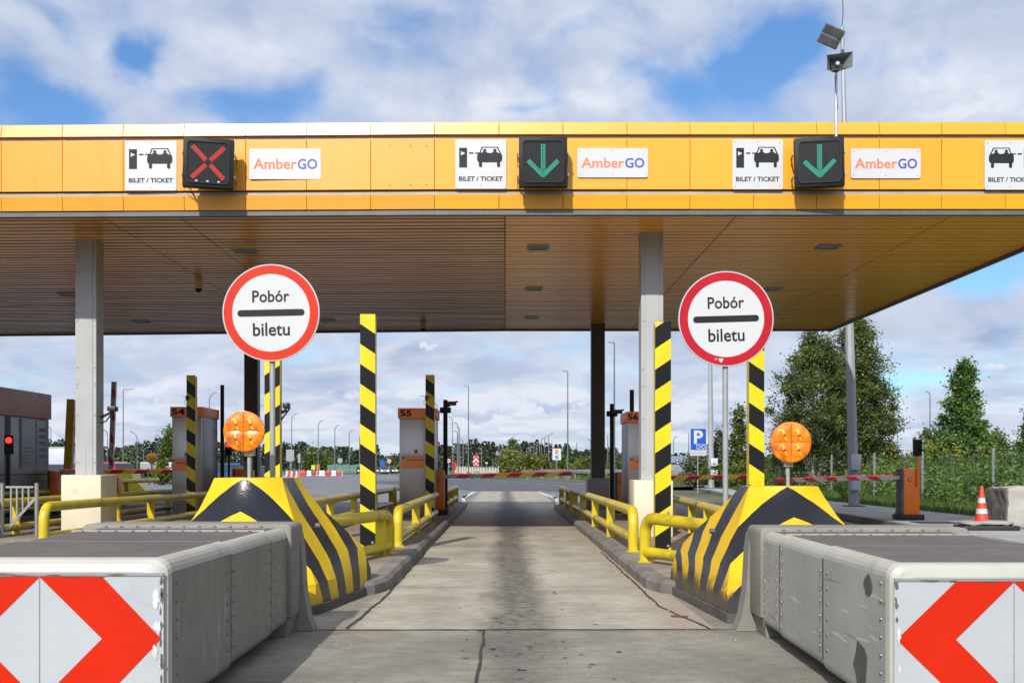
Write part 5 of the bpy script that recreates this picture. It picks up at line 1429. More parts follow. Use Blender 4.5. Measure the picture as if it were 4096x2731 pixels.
# ------------------------------------------------------------------ street lamps over the far plaza
def lamp(vx, vtop, D, kind, label, head=1, hv=None, vbase=None):
    x = gx(vx, D); zt = gz(vtop, D); zb = 0 if vbase is None else gz(vbase, D)
    r = max(.065, D*.00042); px = D/F*2.3
    t = thing('street_lamp', label, 'street lamp', (x, D, zb), 'street lamps over the far plaza')
    m = MB(); hl = hv*D/F if hv else zt*.16
    if kind == 'bend':
        q = min(hl*.8, zt*.2); pts = [(x,D,zb),(x,D,zt-q)]
        for k in range(1,6):
            a = RAD(90*k/5); pts.append((x+head*(q-q*math.cos(a)), D, zt-q+q*math.sin(a)))
        pts.append((x+head*hl*.75, D, zt)); m.tube(pts, [r*1.25]+[r*.8]*(len(pts)-1), 7); hx = x+head*hl*.72
    else:
        m.tube([(x,D,zb),(x,D,zt)], [r*1.4, r*.75], 8); hx = x
        m.box(x-.16*1.5, x+.16*1.5, D-.2, D+.2, zb, zb+.9)
    m.build('pole', K['lamp_pole'], t, smooth=50)
    sides = (-1,1) if kind == 'double' else (head,)
    for s in sides:
        h = MB(); w = hl*.36 if kind == 'bend' else hl
        a = hx if kind != 'double' else x+s*hl*.5
        if kind == 'double': h.bar((x,D,zt),(x+s*hl*.5,D,zt+.05),r*1.2,r*1.2)
        h.add([(a,D-.13,zt-.03),(a+s*w,D-.13,zt+.04),(a+s*w,D+.13,zt+.04),(a,D+.13,zt-.03),(a,D-.13,zt+.12),(a+s*w,D-.13,zt+.12),(a+s*w,D+.13,zt+.12),(a,D+.13,zt+.12)],
              [(0,3,2,1),(4,5,6,7),(0,1,5,4),(1,2,6,5),(2,3,7,6),(3,0,4,7)])
        h.build('lamp_head', K['alu'] if kind != 'straight' else K['signback'], t, smooth=0)
    return t
HB = lambda vt, H=9.0: H*F/(HY-vt)
for (vx, vt, kind, head, hv, H, lab) in (
    (283,895,'straight',1,22,9,'tall straight lamp beside the lit column, flat head toward booth 54'),
    (117,980,'bend',-1,8,9,'lamp rising behind the white lorry at the kiosk corner'),
    (247,986,'bend',-1,16,9,'curved lamp squeezed between the lit column and the raised boom'),
    (315,991,'bend',-1,22,9,'curved lamp above the red car roof, white head toward the column'),
    (330,1027,'bend',1,14,6,'short curved lamp near the rear amber lamp, head toward booth 54'),
    (372,998,'bend',-1,20,9,'curved lamp directly over the rear amber lamp'),
    (381,1002,'double',1,12,9,'double headed lamp close to booth 54'),
    (289,1034,'bend',1,5,6,'very short lamp low behind the straight lamp by the column'),
    (481,900,'bend',1,25,9,'big curved lamp reaching to the plain black post'),
    (594,929,'bend',1,17,9,'curved lamp partly behind the dark column and striped post'),
    (670,949,'bend',1,18,9,'curved lamp beside the sign pole, in front of the back of a board'),
    (731,965,'bend',1,16,9,'curved lamp second beyond the sign pole above the barriers'),
    (769,976,'bend',1,14,9,'curved lamp standing behind the round sign back'),
    (802,987,'bend',1,13,9,'curved lamp third beyond the sign pole, ahead of the striped post'),
    (826,996,'bend',1,11,9,'curved lamp touching the edge of the tall striped lane post'),
    (743,1034,'bend',1,8,6,'low curved lamp above the red and white barriers'),
    (805,1033,'bend',1,8,6,'low curved lamp over the green noise wall'),
    (789,1043,'bend',1,5,6,'tiny lamp before the dark trees over the noise wall'),
    (901,1040,'bend',-1,6,6,'tiny lamp beside booth 55 above the speed sign'),
    (1005,924,'bend',-1,17,9,'curved lamp rising behind the booth 55 camera post'),
    (1039.5,956,'bend',-1,14,9,'first and tallest lamp of the receding row past the camera post'),
    (1052.5,970,'bend',-1,12,9,'second lamp of the receding row past the camera post'),
    (1056,980,'bend',-1,10,9,'third lamp of the receding row past the camera post'),
    (1050.5,989,'bend',-1,9,9,'fourth lamp of the receding row past the camera post'),
    (1064,1010,'bend',-1,8,9,'last low lamp of the receding row past the camera post'),
    (1076,887,'straight',-1,11,10,'tall straight lamp beside the red and white chevron board'),
    (1106,1028,'bend',-1,7,6,'low curved lamp between the chevron board and the willow'),
    (1304,853,'straight',-1,13,10,'tall straight lamp near the tanker route board'),
    (1411,787,'straight',-1,15,10,'tallest straight lamp beside the dark rear column'),
    (1357,1008,'bend',-1,11,9,'curved lamp just before the dark rear column'),
    (1325,1016,'double',1,9,9,'double headed lamp between the tanker board and the dark column'),
    (1396,996,'double',1,5,9,'double headed lamp beside the dark column camera post'),
    (1260,993,'bend',1,16,9,'nearest curved lamp of the row behind the bushes'),
    (1251,999,'bend',1,12,9,'second curved lamp of the row behind the bushes'),
    (1243,1004,'bend',1,11,9,'third curved lamp of the row behind the bushes'),
    (1239,1016,'bend',-1,8,7,'lamp with white head, fourth of the row behind the bushes'),
    (1233,1021,'bend',-1,8,7,'lamp with white head, fifth of the row behind the bushes'),
    (1226,1025,'bend',-1,7,6,'lamp with white head, sixth of the row behind the bushes'),
    (1218,1027,'bend',1,7,6,'lamp with white head, seventh of the row behind the bushes'),
    (1209,1029,'bend',1,6,6,'last white headed lamp of the row behind the bushes, next the willow'),
    (1582,994,'double',1,12,9,'double headed lamp beside the blue parking sign'),
    (1547,1002,'bend',1,12,9,'lamp head showing beside the lane post and grey warehouse'),
    (1778,967,'bend',-1,16,9,'curved lamp between the striped post and the amber lamp'),
    (2061,988,'bend',1,7,7,'small curved lamp between the birches and the poplar'),
    (2136,900,'bend',-1,9,8,'curved lamp with drooping head beside the poplar'),
    (2299,987,'bend',1,8,7,'small curved lamp beyond the poplar near the frame edge')):
    D = HB(vt, H)
    lamp(vx, vt, D, kind, lab, head, hv)
D = 71.6; x = gx(1634,D)
t = thing('lamp_mast', 'stout grey mast with junction boxes behind the crimson rimmed sign', 'lamp mast', (x,D,.15))
MB().tube([(x,D,.15),(x-.15,D,15.5)], [.2,.06], 8).build('pole', K['mast'], t, smooth=0)
for (va, vb) in ((1052,1070),(1079,1091)): MB().box(x-.12,x+.32,D-.5,D-.18,gz(vb,D),gz(va,D)).build('junction_box', K['box_grey'], t, bevel=.02)
MB().box(x-.4,x+.4,D-.35,D+.35,.15,.19).build('base_plate', K['scuff'], t, smooth=0)

# ------------------------------------------------------------------ distant signs
def pole_sign(name, v, D, label, mat, zb=0, r=.03, pole=None, shape='rect', back=False):
    x0, x1, z0, z1 = gx(v[0],D), gx(v[2],D), gz(v[3],D), gz(v[1],D)
    cx = (x0+x1)/2 if pole is None else gx(pole,D); t = thing(name, label, 'road sign', (cx,D,zb))
    MB().tube([(cx,D+.05,zb),(cx,D+.05,z1-.05)], max(r,D/F*.55), 6).build('pole', K['pole'], t)
    m = MB()
    if shape == 'rect': m.box(x0,x1,D-.02,D,z0,z1)
    else: m.lathe(((x0+x1)/2,D-.02,(z0+z1)/2), [((x1-x0)/2,0),((x1-x0)/2,.02)], 24, 'y')
    p = m.build('plate', mat, t, smooth=0)
    return t, p, x0, x1, z0, z1
D = 62
t, p, x0, x1, z0, z1 = pole_sign('parking_sign', (1585,983,1622.5,1034), D, 'large blue parking sign with an envelope mark and a white text plate', K['white'], pole=1603)
W = x1-x0; H = z1-z0
m_ = MB(); m_.flat(rrect((x0+x1)/2,(z0+z1)/2,W-.05,H-.05,.04), D-.024); m_.build('blue_field', K['signblue'], t, smooth=0, recalc=False)
text('P', x0+.23*W, x0+.79*W, z1-.70*H, z1-.10*H, D-.028, K['white'], t, .03)
m_ = MB(); a0, a1, b0, b1 = x0+.40*W, x0+.91*W, z0+.07*H, z0+.27*H; wq = .025
for (p0, p1) in (((a0,b0),(a1,b0)),((a1,b0),(a1,b1)),((a1,b1),(a0,b1)),((a0,b1),(a0,b0)),((a0,b0),(a1,b1)),((a0,b1),(a1,b0))):
    d = Vector((p1[0]-p0[0],p1[1]-p0[1])).normalized(); s = Vector((-d.y,d.x))*wq/2
    m_.flat([(p0[0]+s.x,p0[1]+s.y),(p0[0]-s.x,p0[1]-s.y),(p1[0]-s.x,p1[1]-s.y),(p1[0]+s.x,p1[1]+s.y)], D-.028)
m_.build('envelope', K['white'], t, smooth=0, recalc=False)
q0, q1 = gz(1046,D), gz(1035,D); m_ = MB(); m_.box(x0,x1,D-.02,D,q0,q1); s_ = m_.build('text_plate', K['white'], t, smooth=0)
for k, line in enumerate(('Dla służb kontrolujących','i pojazdów kontrolowanych','oraz obsługi SPO, GUA')):
    ins = (.06,.03,.09)[k]
    text(line, x0+ins*W, x1-ins*W, q1-.075-.078*k-.0, q1-.02-.078*k, D-.024, K['picto'], s_, 0)
D = 105
t, p, x0, x1, z0, z1 = pole_sign('parking_sign', (1551.5,1052.5,1559.5,1064.5), D, 'small distant blue parking sign in front of the grey warehouse', K['signblue'])
text('P', x0+.25*(x1-x0), x0+.8*(x1-x0), z1-.68*(z1-z0), z1-.1*(z1-z0), D-.025, K['white'], t, .03)
m_ = MB(); m_.flat([(x0+.35*(x1-x0),z0+.07*(z1-z0)),(x0+.9*(x1-x0),z0+.07*(z1-z0)),(x0+.9*(x1-x0),z0+.22*(z1-z0)),(x0+.35*(x1-x0),z0+.22*(z1-z0))], D-.025); m_.build('mark', K['white'], t, smooth=0, recalc=False)
D = 150
t, p, x0, x1, z0, z1 = pole_sign('route_board', (1269,1029.5,1288.5,1056), D, 'white board with an orange tanker and a blue turn arrow', K['white'], zb=.2)
W = x1-x0; H = z1-z0; cx = (x0+x1)/2
m_ = MB(); m_.flat(rrect(cx,z1-.24*H,.38*W,.28*H,.06), D-.03); m_.build('orange_tank', M('tanker_orange',(.75,.26,.01),.4), t, smooth=0, recalc=False)
m_ = MB(); m_.box(cx-.2*W,cx+.2*W,D-.034,D-.03,z1-.44*H,z1-.405*H); m_.box(cx-.2*W,cx-.15*W,D-.036,D-.03,z1-.49*H,z1-.38*H); m_.box(cx+.15*W,cx+.2*W,D-.036,D-.03,z1-.49*H,z1-.38*H); m_.build('axle', K['black'], t, smooth=0)
m_ = MB(); m_.disc(cx,D-.03,z1-.74*H,.22*W,20); m_.build('blue_disc', K['signblue'], t, smooth=0, recalc=False)
m_ = MB(); zc = z1-.74*H; a = .22*W
m_.flat([(cx-.5*a,zc-.6*a),(cx-.25*a,zc-.6*a),(cx-.25*a,zc+.02*a),(cx-.1*a,zc+.12*a),(cx+.15*a,zc+.12*a),(cx+.15*a,zc+.36*a),(cx-.2*a,zc+.36*a),(cx-.5*a,zc+.1*a)], D-.034)
m_.flat([(cx+.15*a,zc-.1*a),(cx+.65*a,zc+.24*a),(cx+.15*a,zc+.6*a)], D-.034); m_.build('turn_arrow', K['white'], t, smooth=0, recalc=False)
D = 165
t, p, x0, x1, z0, z1 = pole_sign('chevron_board', (1087,1045,1099.5,1070), D, 'red and white upward chevron board beside the white bridge railing', K['white'])
m_ = MB(); W = x1-x0; H = z1-z0; cx = (x0+x1)/2
for (zz) in (.03,.49):
    b = z0+zz*H*1.0; m_.flat([(x0,b),(cx,b+.30*H),(cx,b+.52*H),(x0,b+.22*H)], D-.03); m_.flat([(cx,b+.30*H),(x1,b),(x1,b+.22*H),(cx,b+.52*H)], D-.03)
m_.flat([(x0,z1-.16*H),(cx,z1),(x0,z1)], D-.032); m_.flat([(x1,z1-.16*H),(x1,z1),(cx,z1)], D-.032); m_.flat([(x0+.1*W,z0),(x1-.1*W,z0),(cx,z0+.18*H)], D-.032)
m_.build('red_chevrons', K['reflred'], t, smooth=0, recalc=False)
# green nose marker with a white arrow
D = 135; x = gx(1095.5,D); t = thing('lane_marker', 'green rounded nose marker with a white arrow below the chevron board', 'road marker', (x,D,0))
w = .40; h = gz(1082.5,D)
o = [(x-w*1.05,0),(x+w*1.05,0),(x+w*.95,h*.75)]+[(x+w*.95*math.cos(RAD(a)),h*.75+.25*h*math.sin(RAD(a))) for a in (30,60,90,120,150)]+[(x-w*.95,h*.75)]
m_ = MB(); m_.prism(o, D, D+.5); m_.build('body', K['nosegreen'], t, smooth=40)
m_ = MB(); m_.flat([(x-.06,.55*h),(x-.06,h*.88),(x+.06,h*.88),(x+.06,.55*h)], D-.01); m_.flat([(x-w*.85,.6*h),(x-.12,.88*h),(x-.12,.6*h)], D-.01); m_.flat([(x+w*.85,.6*h),(x+.12,.6*h),(x+.12,.88*h)], D-.01); m_.build('arrow', K['white'], t, smooth=0, recalc=False)
for (v, rv, D, lab) in (((894,1058.5),5.6,190,'speed limit sign reading 100 beside booth 55'),((1030.5,1058),5.6,178,'speed limit sign reading 100 half behind the camera post')):
    t, p, x0, x1, z0, z1 = pole_sign('speed_sign', (v[0]-rv,v[1]-rv,v[0]+rv,v[1]+rv), D, lab, K['red_b'], shape='disc')
    r = rv*D/F; cx, cz = gx(v[0],D), gz(v[1],D)
    m_ = MB(); m_.disc(cx,D-.025,cz,r*.74,24); m_.build('white_face', K['white'], t, smooth=0, recalc=False)
    text('100', cx-.55*r, cx+.55*r, cz-.27*r, cz+.27*r, D-.03, K['black'], t, .03)
pole_sign('sign_back', (657,1032,675.5,1058.5), 120, 'grey rectangular back of a board behind the sign pole', K['signback'])
pole_sign('sign_back', (775,1051,787,1063.5), 150, 'grey round back of a sign over the red and white barriers', K['signback'], shape='disc')
pole_sign('sign_back', (684,1041,690,1062), 140, 'thin edge-on grey sign with a small plate by the barriers', K['signback'])
D = 240; t, p, *_ = pole_sign('temporary_board', (715,1067.5,724,1078), D, 'lime green temporary board above the barriers', M('board_lime',(.45,.72,.02),.4))
t, p, *_ = pole_sign('temporary_board', (727,1066,734,1079), D, 'orange temporary board above the barriers', M('board_orange',(.75,.22,.05),.4))
t, p, *_ = pole_sign('direction_sign', (872,1057,884,1070), 260, 'small blue and teal direction sign beside the tall striped lane post', K['signblue'])
t, p, *_ = pole_sign('marker_board', (1042,1060,1047.5,1079), 190, 'orange board standing at the end of the white bridge railing', K['red_a'])
D = 210; t, p, x0, x1, z0, z1 = pole_sign('yield_sign', (1115,1061.5,1120,1064), D, 'tiny yellow give way sign behind the white bridge railing', K['boomlime'])

# ------------------------------------------------------------------ barriers, railings, guard rails
def water_barrier(xa, xb, D, red, label, rot=0):
    x0, x1 = gx(xa,D)+.03, gx(xb,D)-.03; cx = (x0+x1)/2
    t = thing('plastic_barrier', label, 'road barrier', (cx,D,0), 'red and white plastic barriers across the plaza')
    m = MB(); n = 4; w = (x1-x0)
    m.prism([(x0,0),(x1,0),(x1,.22),(x1-.03,.3),(x1-.05,.92),(x0+.05,.92),(x0+.03,.3),(x0,.22)], D-.12, D+.12)
    for k in range(n):
        a = x0+w*(k+.25)/n; m.box(a,a+w*.45/n,D-.17,D-.121,.06,.72)
    m.build('body', K['barr_red' if red else 'barr_white'], t, bevel=.02)
    m = MB(); m.box(x0-.01,x1+.01,D-.26,D+.26,-.0,.2); m.build('base', K['barr_red' if red else 'barr_white'], t, bevel=.02)
    if rot: t.rotation_euler = (0,0,rot)
    return t
for i, (a, b, rd, lab) in enumerate(((686.5,703.5,1,'first red plastic barrier of the row, at the striped post end'),(704,716.5,0,'first white plastic barrier, between two red ones'),(717,725.5,1,'narrow red plastic barrier under the lime board'),
    (726,730,0,'sliver of white plastic barrier before the gap'),(732,747.5,0,'white plastic barrier just after the gap'),(748,760,1,'red plastic barrier after the gap'),(760.5,773,0,'cream plastic barrier between the two last red ones'),
    (773.5,784,1,'last red plastic barrier of the row'),(784.5,788,0,'end white plastic barrier beside the round sign back'))):
    water_barrier(a, b, 188, rd, lab)
for i in range(5):
    xa = 656+i*5.5; water_barrier(xa, xa+8, 175-i*3.5, i % 2, ['edge-on white barrier nearest the sign pole','edge-on red barrier second from the sign pole','edge-on white barrier in the middle of the short leg','edge-on red barrier before the corner of the row','edge-on white barrier at the corner of the row'][i], 1.1)
def steel_rail(label, pts, z=.72, name='crash_rail', step=4):
    t = thing(name, label, 'crash barrier', (pts[0][0],pts[0][1],0), 'grey steel crash barriers beyond the lanes')
    m = MB()
    for a, b in zip(pts, pts[1:]):
        A = Vector((a[0],a[1],z)); B = Vector((b[0],b[1],z)); d = (B-A).normalized(); s = Vector((-d.y,d.x,0))*.04
        prof = [(-.15,0),(-.10,1),(-.05,1),(0,0),(.05,1),(.10,1),(.15,0)]
        for (h0, k0), (h1, k1) in zip(prof, prof[1:]):
            m.poly([A-s*k0+Vector((0,0,h0)),B-s*k0+Vector((0,0,h0)),B-s*k1+Vector((0,0,h1)),A-s*k1+Vector((0,0,h1))])
    m.build('beam', K['galv'], t, smooth=0, recalc=False)
    for a, b in zip(pts, pts[1:]):
        A = Vector((a[0],a[1],0)); B = Vector((b[0],b[1],0)); n = max(1,int((B-A).length/step))
        for k in range(n):
            p = A.lerp(B,(k+.5)/n); MB().box(p.x-.04,p.x+.04,p.y+.05,p.y+.14,0,z+.1).build('post', K['galv'], t, smooth=0)
    return t
steel_rail('steel crash barrier curving behind the open lane boom end', [(2.0,139),(5.0,130),(8.5,121),(14,112),(26,104)], .95)
steel_rail('second steel crash barrier behind the dark rear column', [(4.5,146),(9,138),(16,130),(30,120)], 1.05)
steel_rail('steel crash barrier along the verge by the grey warehouse', [(9.8,96),(14.5,90),(19,92)], .8)
steel_rail('low steel barrier on the plaza edge by the noise wall', [(-42,275),(-18,264)], .7, step=6)
# white bridge railing
t = thing('bridge_railing', 'long white railing with narrow bays in front of the far wood', 'railing', (gx(1047,230),230,0))
P0, P1 = Vector((gx(1046,236),236,0)), Vector((gx(1146,205),205,0)); n = 16
for k in range(n):
    a = P0.lerp(P1,k/n); b = P0.lerp(P1,(k+.88)/n)
    m_ = MB(); h = 1.62-.30*k/n; m_.bar(a+Vector((0,0,h)),b+Vector((0,0,h)),.09,.09); m_.bar(a+Vector((0,0,.2)),b+Vector((0,0,.2)),.06,.06)
    for q in (0,1): p = a if q == 0 else b; m_.bar(p,p+Vector((0,0,h)),.10,.09)
    for q in range(1,6): p = a.lerp(b,q/6); m_.bar(p+Vector((0,0,.2)),p+Vector((0,0,h)),.035,.035)
    m_.build('bay', K['barr_white'], t, smooth=0)
gsheet('lawn', [(gx(1015,225),225),(gx(1040,150),150),(gx(1150,145),145),(gx(1260,150),150),(gx(1270,260),260),(gx(1015,270),270)], .05, K['soil'])
# green noise wall and grey warehouse, far lorry
t = thing('noise_wall', 'pale green noise wall before the dark wood', 'noise wall', (gx(790,300),300,0))
for k in range(9):
    a = 752+k*8.6; MB().box(gx(a,300),gx(a+8.4,300),300,300.2,0,2.05+.12*(k % 3)).build('wall_panel', K['greenwall'], t, smooth=0)
t = thing('warehouse', 'low grey warehouse with a pale flat roof beside the parking signs', 'warehouse', (gx(1555,190),190,0))
MB().box(gx(1520,190),gx(1590,190),190,215,0,2.2).build('wall', K['greysheet'], t, smooth=0)
m_ = MB(); a, b = gx(1518,190), gx(1592,190); m_.add([(a,189.6,2.2),(b,189.6,2.2),(b,216,2.2),(a,216,2.2),(a,197,3.4),(b,197,3.4),(b,209,3.4),(a,209,3.4)], [(0,1,5,4),(4,5,6,7),(2,3,7,6),(0,4,7,3),(1,2,6,5)]); m_.build('roof', K['signback'], t, smooth=0)
for k in range(3): MB().box(gx(1530+k*18,190),gx(1538+k*18,190),189.95,190.02,.0,1.5).build('door', K['steelside'], t, smooth=0)

# ------------------------------------------------------------------ vehicles
def car(x, y, ang, paint, label, kind='hatch', L=4.2, W=1.78, H=1.48, lights=False):
    t = thing('parked_car' if not lights else 'car', label, 'car', (0,0,0), 'cars beyond the toll lanes')
    h = W/2
    if kind == 'van': body = [(-L/2,.35),(-L/2,.95),(-L/2+.15,H-.05),(-L/2+.4,H),(L/2-1.35,H),(L/2-.75,H*.60),(L/2-.08,H*.5),(L/2,.4)]
    else: body = [(-L/2,.4),(-L/2,.85),(-L/2+.18,.98),(-L/2+.55,H-.08),(-L/2+.9,H),(L/2-1.9,H),(L/2-1.15,.98),(L/2-.25,.82),(L/2,.68),(L/2,.36)]
    rings = []; m = MB()
    for (yy, sc) in ((-h,.0),(-h+.10,.06),(h-.10,.06),(h,.0)):
        tuck = 0 if abs(yy) > h-.05 else 0
        rings.append([(px, yy*(1-.16*max(0,(pz-.9))/(H-.9)), pz) for px, pz in body])
    n = len(body)
    for ra, rb_ in zip(rings, rings[1:]):
        m.add(ra+rb_, [(i,(i+1)%n,(i+1)%n+n,i+n) for i in range(n)])
    m.poly(rings[0]); m.poly(rings[-1][::-1])
    m.build('body', paint, t, bevel=.05, smooth=50)
    # glass all round
    def side(px, pz, s): return (px, s*(h*(1-.16*max(0,(pz-.9))/(H-.9))+.006), pz)
    gl = []
    zt = H-.10; zb = .98 if kind != 'van' else H*.58
    xa = -L/2+.62 if kind != 'van' else -L/2+.3; xb_ = L/2-1.95 if kind != 'van' else L/2-1.4
    for s in (-1,1):
        mid = (xa+xb_)/2+.1
        for (a, b, c, d) in ((xa-.18,mid-.05,mid-.05,xa+.08),(mid+.03,xb_+.55,xb_+.0,mid+.03)):
            g = MB(); g.poly([side(a,zb,s),side(b,zb,s),side(c,zt,s),side(d,zt,s)]); g.build('side_window', K['glass'], t, smooth=0, recalc=False)
    g = MB()
    if kind == 'van': w = [(L/2-.76,H*.62),(L/2-1.33,H-.06)]
    else: w = [(L/2-1.17,1.0),(L/2-1.86,H-.05)]
    f = lambda p, s: (p[0]+.012, s*(h*(1-.16*max(0,(p[1]-.9))/(H-.9))-.10), p[1]+.012)
    g.poly([f(w[0],-1),f(w[0],1),f(w[1],1),f(w[1],-1)]); g.build('windscreen', K['glass'], t, smooth=0, recalc=False)
    g = MB(); w = [(-L/2+.20,1.02),(-L/2+.52,H-.10)]; f = lambda p, s: (p[0]-.014, s*(h*.86), p[1]); g.poly([f(w[0],-1),f(w[0],1),f(w[1],1),f(w[1],-1)]); g.build('rear_window', K['glass'], t, smooth=0, recalc=False)
    for sx in (-L/2+.8, L/2-.85):
        for s in (-1,1):
            wm = MB(); wm.lathe((sx,s*(h-.10),.32), [(.32,-.10),(.32,.10)], 18, 'y'); wo = wm.build('wheel', K['tyre'], t)
            wm = MB(); wm.lathe((sx,s*(h+.004),.32), [(.19,-.01),(.19,.008)], 12, 'y'); wm.build('rim', K['galv'], wo)
    for s in (-1,1):
        MB().box(L/2-.10,L/2+.012,s*h*.78-.16,s*h*.78+.16,.62,.76).build('headlight', K['headl'] if lights else K['white'], t, bevel=.02)
        MB().box(-L/2-.012,-L/2+.08,s*h*.82-.10,s*h*.82+.10,.72,.98).build('tail_lamp', K['tail'], t, bevel=.02)
    t.location = (x,y,-.008); t.rotation_euler = (0,0,ang)
    return t
car(gx(216,59),59,RAD(166),K['car_red'],'dark red hatchback behind the lit column and raised boom',H=1.78,L=4.5,W=1.85)
car(gx(198,66),66,RAD(-100),K['car_dark'],'dark blue car behind the foot of the lit column',H=1.72)
car(gx(135,62),62,RAD(-95),K['car_blue'],'blue car in front of the white lorry beside the kiosk',H=1.66)
car(gx(516,98),98,RAD(-28),K['car_blue'],'blue van between the black post and booth 54',kind='van',H=1.85,L=4.6)
car(gx(503,118),118,RAD(-30),K['car_white'],'white car beside the blue van near booth 54',H=1.6)
car(gx(592,90),90,RAD(-25),K['car_dark'],'dark car glimpsed between the dark column and the striped post',H=1.6)
D = 255
for (v, pn, lab, kd, dd) in ((829,'car_dark','black car with lit headlights just before the tall striped lane post','hatch',0),(872,'car_dark','dark car emerging behind the tall striped lane post','hatch',4),
    (882,'car_silver','silver car with headlights on beside the striped lane post','hatch',-6),(893,'car_dark','dark car under the speed sign by booth 55','hatch',2),(902,'car_silver','grey car nearest to booth 55 on the far road','hatch',10)):
    car(gx(v,D+dd),D+dd,RAD(-78),K[pn],lab,kd,lights=True,H=1.6)
# lorries
t = thing('lorry', 'white box lorry behind the leaning post and the kiosk', 'lorry', (gx(135,100),100,0))
MB().box(gx(95,100),gx(171,100),100,102.5,.9,gz(1026,100)).build('cargo_box', K['truckbox'], t, bevel=.03)
MB().box(gx(95,100)+.02,gx(171,100)-.02,99.985,99.998,gz(1029,100),gz(1026.5,100)).build('top_rail', K['galv'], t, smooth=0)
for k in (0,.2,.8):
    m_ = MB(); xx = gx(95,100)+.6+k*2.2; m_.lathe((xx,100.2,.5), [(.5,-.15),(.5,.15)], 16, 'y'); m_.build('wheel', K['tyre'], t)
t = thing('lorry', 'low white lorry trailer above the far yellow bumper', 'lorry', (gx(360,150),150,0))
MB().box(gx(322,150),gx(394,150),150,152.5,.6,gz(1061,150)).build('trailer', K['truckbox'], t, bevel=.03)
MB().box(gx(322,150)+.0,gx(355,150),149.97,149.99,.7,gz(1063,150)).build('grey_curtain', K['greysheet'], t, smooth=0)
for k in range(3):
    m_ = MB(); m_.lathe((gx(330+k*10,150),150.1,.45), [(.45,-.15),(.45,.15)], 16, 'y'); m_.build('wheel', K['tyre'], t)

# ------------------------------------------------------------------ trees
def leaf(mb, p, s, tone, rng):
    a = rng.uniform(0,6.283); b = rng.uniform(-.9,.9)
    u = Vector((math.cos(a),math.sin(a),rng.uniform(-.5,.5))).normalized()
    w = u.cross(Vector((rng.uniform(-1,1),rng.uniform(-1,1),rng.uniform(-.2,1)))).normalized()
    u = u*s*.5; w = w*s*.36
    i = len(mb.v)
    mb.v += [tuple(p-u), tuple(p-u*.1+w), tuple(p+u), tuple(p-u*.1-w)]
    mb.f.append([i,i+1,i+2,i+3]); mb.m.append(0); mb.t.append(tone)
def tree(name, label, base, H, prof, W, mat, bark, nclump, nleaf, ls, seed, clump=.42, trunks=1, cat='tree', group='trees beyond the fence', droop=0, lowest=.12, tr=.1):
    rng = random.Random(seed); bx, by, bz = base
    t = thing(name, label, cat, base, group)
    tm = MB(); tops = []
    for k in range(trunks):
        a = k/max(1,trunks)*6.28+rng.uniform(0,1); sp = W*.16*(trunks > 1)
        p = [Vector((bx+sp*.25*math.cos(a), by+sp*.25*math.sin(a), bz-.1))]
        for i in range(1,7):
            f = i/6; p.append(Vector((bx+sp*(.25+f)*math.cos(a)+rng.gauss(0,.025)*H*.4*f, by+sp*(.25+f)*math.sin(a)+rng.gauss(0,.02)*H*.3*f, bz+H*f*(.97 if k == 0 else rng.uniform(.72,.92)))))
        tm.tube(p, [tr*(1-f/6*.88) for f in range(7)], 7); tops.append(p)
    cm = MB(); lm = MB()
    def radius(f):
        for (f0, r0), (f1, r1) in zip(prof, prof[1:]):
            if f0 <= f <= f1: return r0+(r1-r0)*(f-f0)/(f1-f0+1e-9)
        return prof[-1][1]
    for c in range(nclump):
        while True:
            f = rng.uniform(lowest,1.0); 
            if rng.random() < .25+.75*radius(f): break
        a = rng.uniform(0,6.283); rr = W/2*radius(f)*math.sqrt(rng.uniform(.12,1.0))*rng.uniform(.80,1.12)
        ctr = Vector((bx+rr*math.cos(a), by+rr*math.sin(a), bz+H*f))
        if rng.random() < .55:
            tp = tops[rng.randrange(len(tops))]; q = max(0.04, f-.10-.10*rr/(W/2+.01)); i = min(5, int(q*6)); st = tp[i].lerp(tp[i+1], q*6-i)
            mid = st.lerp(ctr,.5)+Vector((0,0,.05*H*rng.uniform(-.2,.4))); lm.tube([st,mid,ctr], [tr*.28,tr*.16,tr*.05], 4, caps=False)
        tone = rng.uniform(.05,.95); cs = clump*rng.uniform(.6,1.3)
        for k in range(int(nleaf*rng.uniform(.6,1.3))):
            d = Vector((rng.gauss(0,.5),rng.gauss(0,.5),rng.gauss(0,.42)))*cs
            if droop: d.z -= droop*abs(rng.gauss(0,1))*rng.uniform(.3,1)
            q = ctr+d
            if q.z < bz+.05: continue
            leaf(cm, q, ls*rng.uniform(.7,1.35), max(0,min(1,tone+rng.uniform(-.22,.22))), rng)
    tm.build('trunk', bark, t, smooth=60); 
    if lm.v: lm.build('limbs', bark, t, smooth=60, recalc=False)
    cm.build('crown', mat, t, smooth=0, recalc=False)
    return t
OV = [(0,.35),(.12,.75),(.35,1.0),(.6,.85),(.8,.55),(.93,.28),(1,.08)]
CON = [(0,.5),(.12,.95),(.25,1.0),(.5,.66),(.75,.34),(.9,.16),(1,.05)]
RND = [(0,.6),(.2,.95),(.5,1.0),(.75,.8),(.92,.45),(1,.15)]
COL = [(0,.5),(.2,.9),(.5,1.0),(.8,.7),(1,.2)]
def tree_at(name, label, vx, vtop, wv, D, prof, mat, bark, nc, nl, ls, seed, zb=.3, **k):
    H = gz(vtop,D)-zb; tree(name, label, (gx(vx,D),D,zb), H, prof, wv*D/F, K[mat], K[bark], nc, nl, ls, seed, **k)
tree_at('birch_tree','open birch with pale stems, the lighter of the pair behind the mast',1868,752,215,58,OV,'leaf_birch','birchbark',260,150,.115,1,trunks=3,clump=.46,tr=.13)
